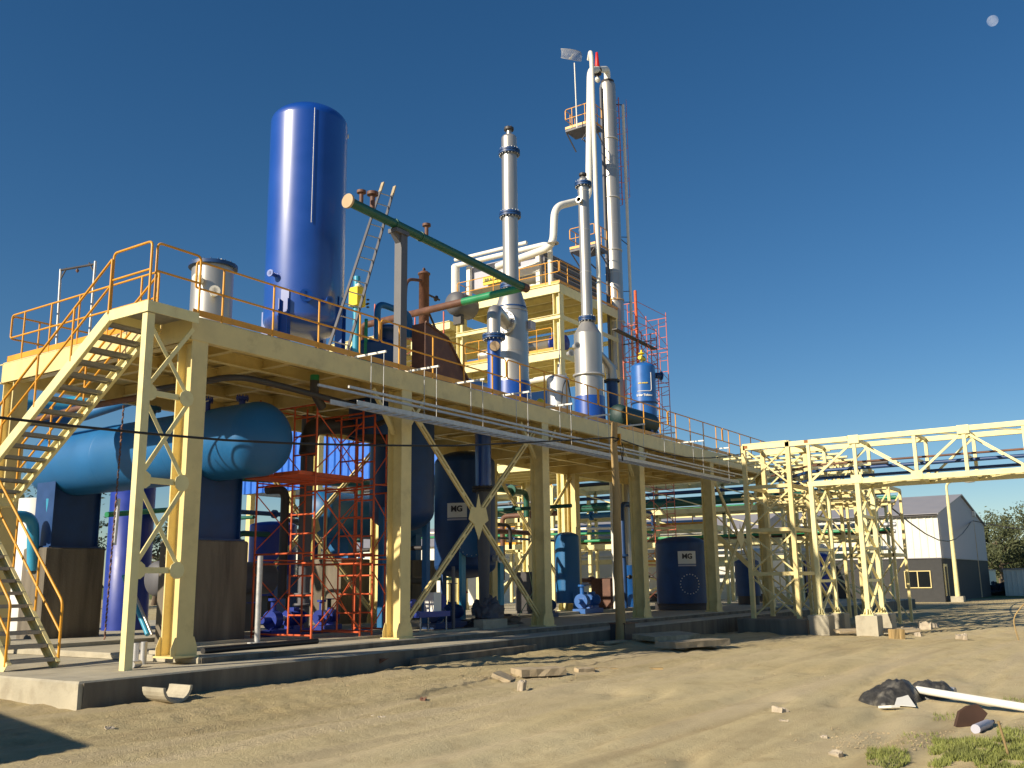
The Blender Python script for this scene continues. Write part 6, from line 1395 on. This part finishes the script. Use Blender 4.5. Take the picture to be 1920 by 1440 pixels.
# grass tufts at the lower right corner
def grass():
    mb = MB(); rnd = random.Random(3)
    areas = [(1750, 1935, 1388, 1440, 9500), (1870, 1935, 1365, 1400, 1200), (1625, 1705, 1405, 1435, 1100), (1740, 1800, 1400, 1440, 900), (1750, 1800, 1340, 1352, 90), (1880, 1930, 1310, 1325, 200), (1690, 1760, 1375, 1400, 120), (1840, 1935, 1400, 1475, 3200)]
    for x0, x1, y0, y1, n in areas:
        for k in range(n):
            px, py = rnd.uniform(x0, x1), rnd.uniform(y0, y1); p = G(px, py)
            if noise.noise(V((p.x * 3.2, p.y * 3.2, 0))) + .35 * noise.noise(V((p.x * 11, p.y * 11, 3))) < -.12: continue
            h = rnd.uniform(.015, .06); a = rnd.uniform(0, 6.28); w_ = rnd.uniform(.003, .007); d = V((math.cos(a), math.sin(a), 0)); l = V((rnd.uniform(-.6, .6), rnd.uniform(-.6, .6), 1)) * h
            mb.add([p - d * w_, p + d * w_, p + l * .6 + d * w_ * .6, p + l], [(0, 1, 2, 3)])
    return mb.build('grass', 'grass')
tag(grass(), 'short green grass tufts growing in the dirt at the lower right corner', 'grass', kind='stuff')
def gravel():
    mb = MB(); rnd = random.Random(11)
    def st_(p, s):
        vs = []
        for d in ((1, 0, 0), (-1, 0, 0), (0, 1, 0), (0, -1, 0), (0, 0, 1)): vs.append(p + V(d) * s * rnd.uniform(.5, 1.1))
        mb.add(vs, [(0, 2, 4), (2, 1, 4), (1, 3, 4), (3, 0, 4)])
    for k in range(1300):
        r = rnd.uniform(3.2, 22) ** 1.0; a = R(rnd.uniform(4, 66)); x, y = r * math.cos(a), r * math.sin(a)
        if y > 12.6: continue
        n_ = noise.noise(V((x * .5, y * .9, 2)))
        if rnd.random() > .35 + n_: continue
        st_(V((x, y, gz(x, y) - .002)), rnd.uniform(.004, .012) * (1 + r / 18))
    for x0, x1, y0, y1, n, s in ((1560, 1800, 1372, 1405, 420, .011), (860, 1080, 1258, 1275, 160, .022), (420, 760, 1262, 1300, 120, .014), (200, 420, 1325, 1390, 200, .011)):
        for k in range(n): st_(G(rnd.uniform(x0, x1), rnd.uniform(y0, y1)), s * rnd.uniform(.5, 1.5))
    return mb.build('gravel', 'clod')
tag(gravel(), 'small loose clods and gravel scattered over the dirt', 'gravel', kind='stuff')

# workshop left of the camera: its corner throws the shade at the lower left
t = thing('workshop_shed', 'plain shed left of the view, its corner shading the dirt', 'shed', (-6, 12.4, -.42))
fp = [(-.08, 12.07), (4.06, 27.5), (-4.0, 30.0), (-6.2, 10.6)]
def prism(fp, z0, z1, g=0):
    cx = sum(p[0] for p in fp) / 4; cy = sum(p[1] for p in fp) / 4; f2 = [(cx + (x - cx) * (1 + g), cy + (y - cy) * (1 + g)) for x, y in fp]
    return MB().add([(x, y, z0) for x, y in f2] + [(x, y, z1) for x, y in f2], [(0, 3, 2, 1)] + [(4, 5, 6, 7)] + [(i, (i + 1) % 4, (i + 1) % 4 + 4, i + 4) for i in range(4)])
prism(fp, -.7, 2.95, -.04).build('walls', 'panel', t); prism(fp, 2.95, 3.08).build('roof', 'roofm', t)
# daytime moon
mm = bpy.data.materials.new('pale_moon'); mm.use_nodes = True; n_ = mm.node_tree.nodes; l_ = mm.node_tree.links; o_ = n_['Material Output']; n_.remove(n_['Principled BSDF'])
df = n_.new('ShaderNodeBsdfDiffuse'); df.inputs[0].default_value = (.12, .12, .12, 1); tp = n_.new('ShaderNodeBsdfTransparent'); ad = n_.new('ShaderNodeAddShader'); l_.new(df.outputs[0], ad.inputs[0]); l_.new(tp.outputs[0], ad.inputs[1]); l_.new(ad.outputs[0], o_.inputs[0])
dr_ = (P(1861, 39, X=6000) - CAM).normalized() * 6500
mb = MB(); mb.lathe(CAM + dr_, [(31 * math.sin(math.pi * i / 16), -31 * math.cos(math.pi * i / 16)) for i in range(17)], 'Z', 30)
tag(mb.build('moon', mm), 'pale daytime moon in the upper right of the sky', 'moon')
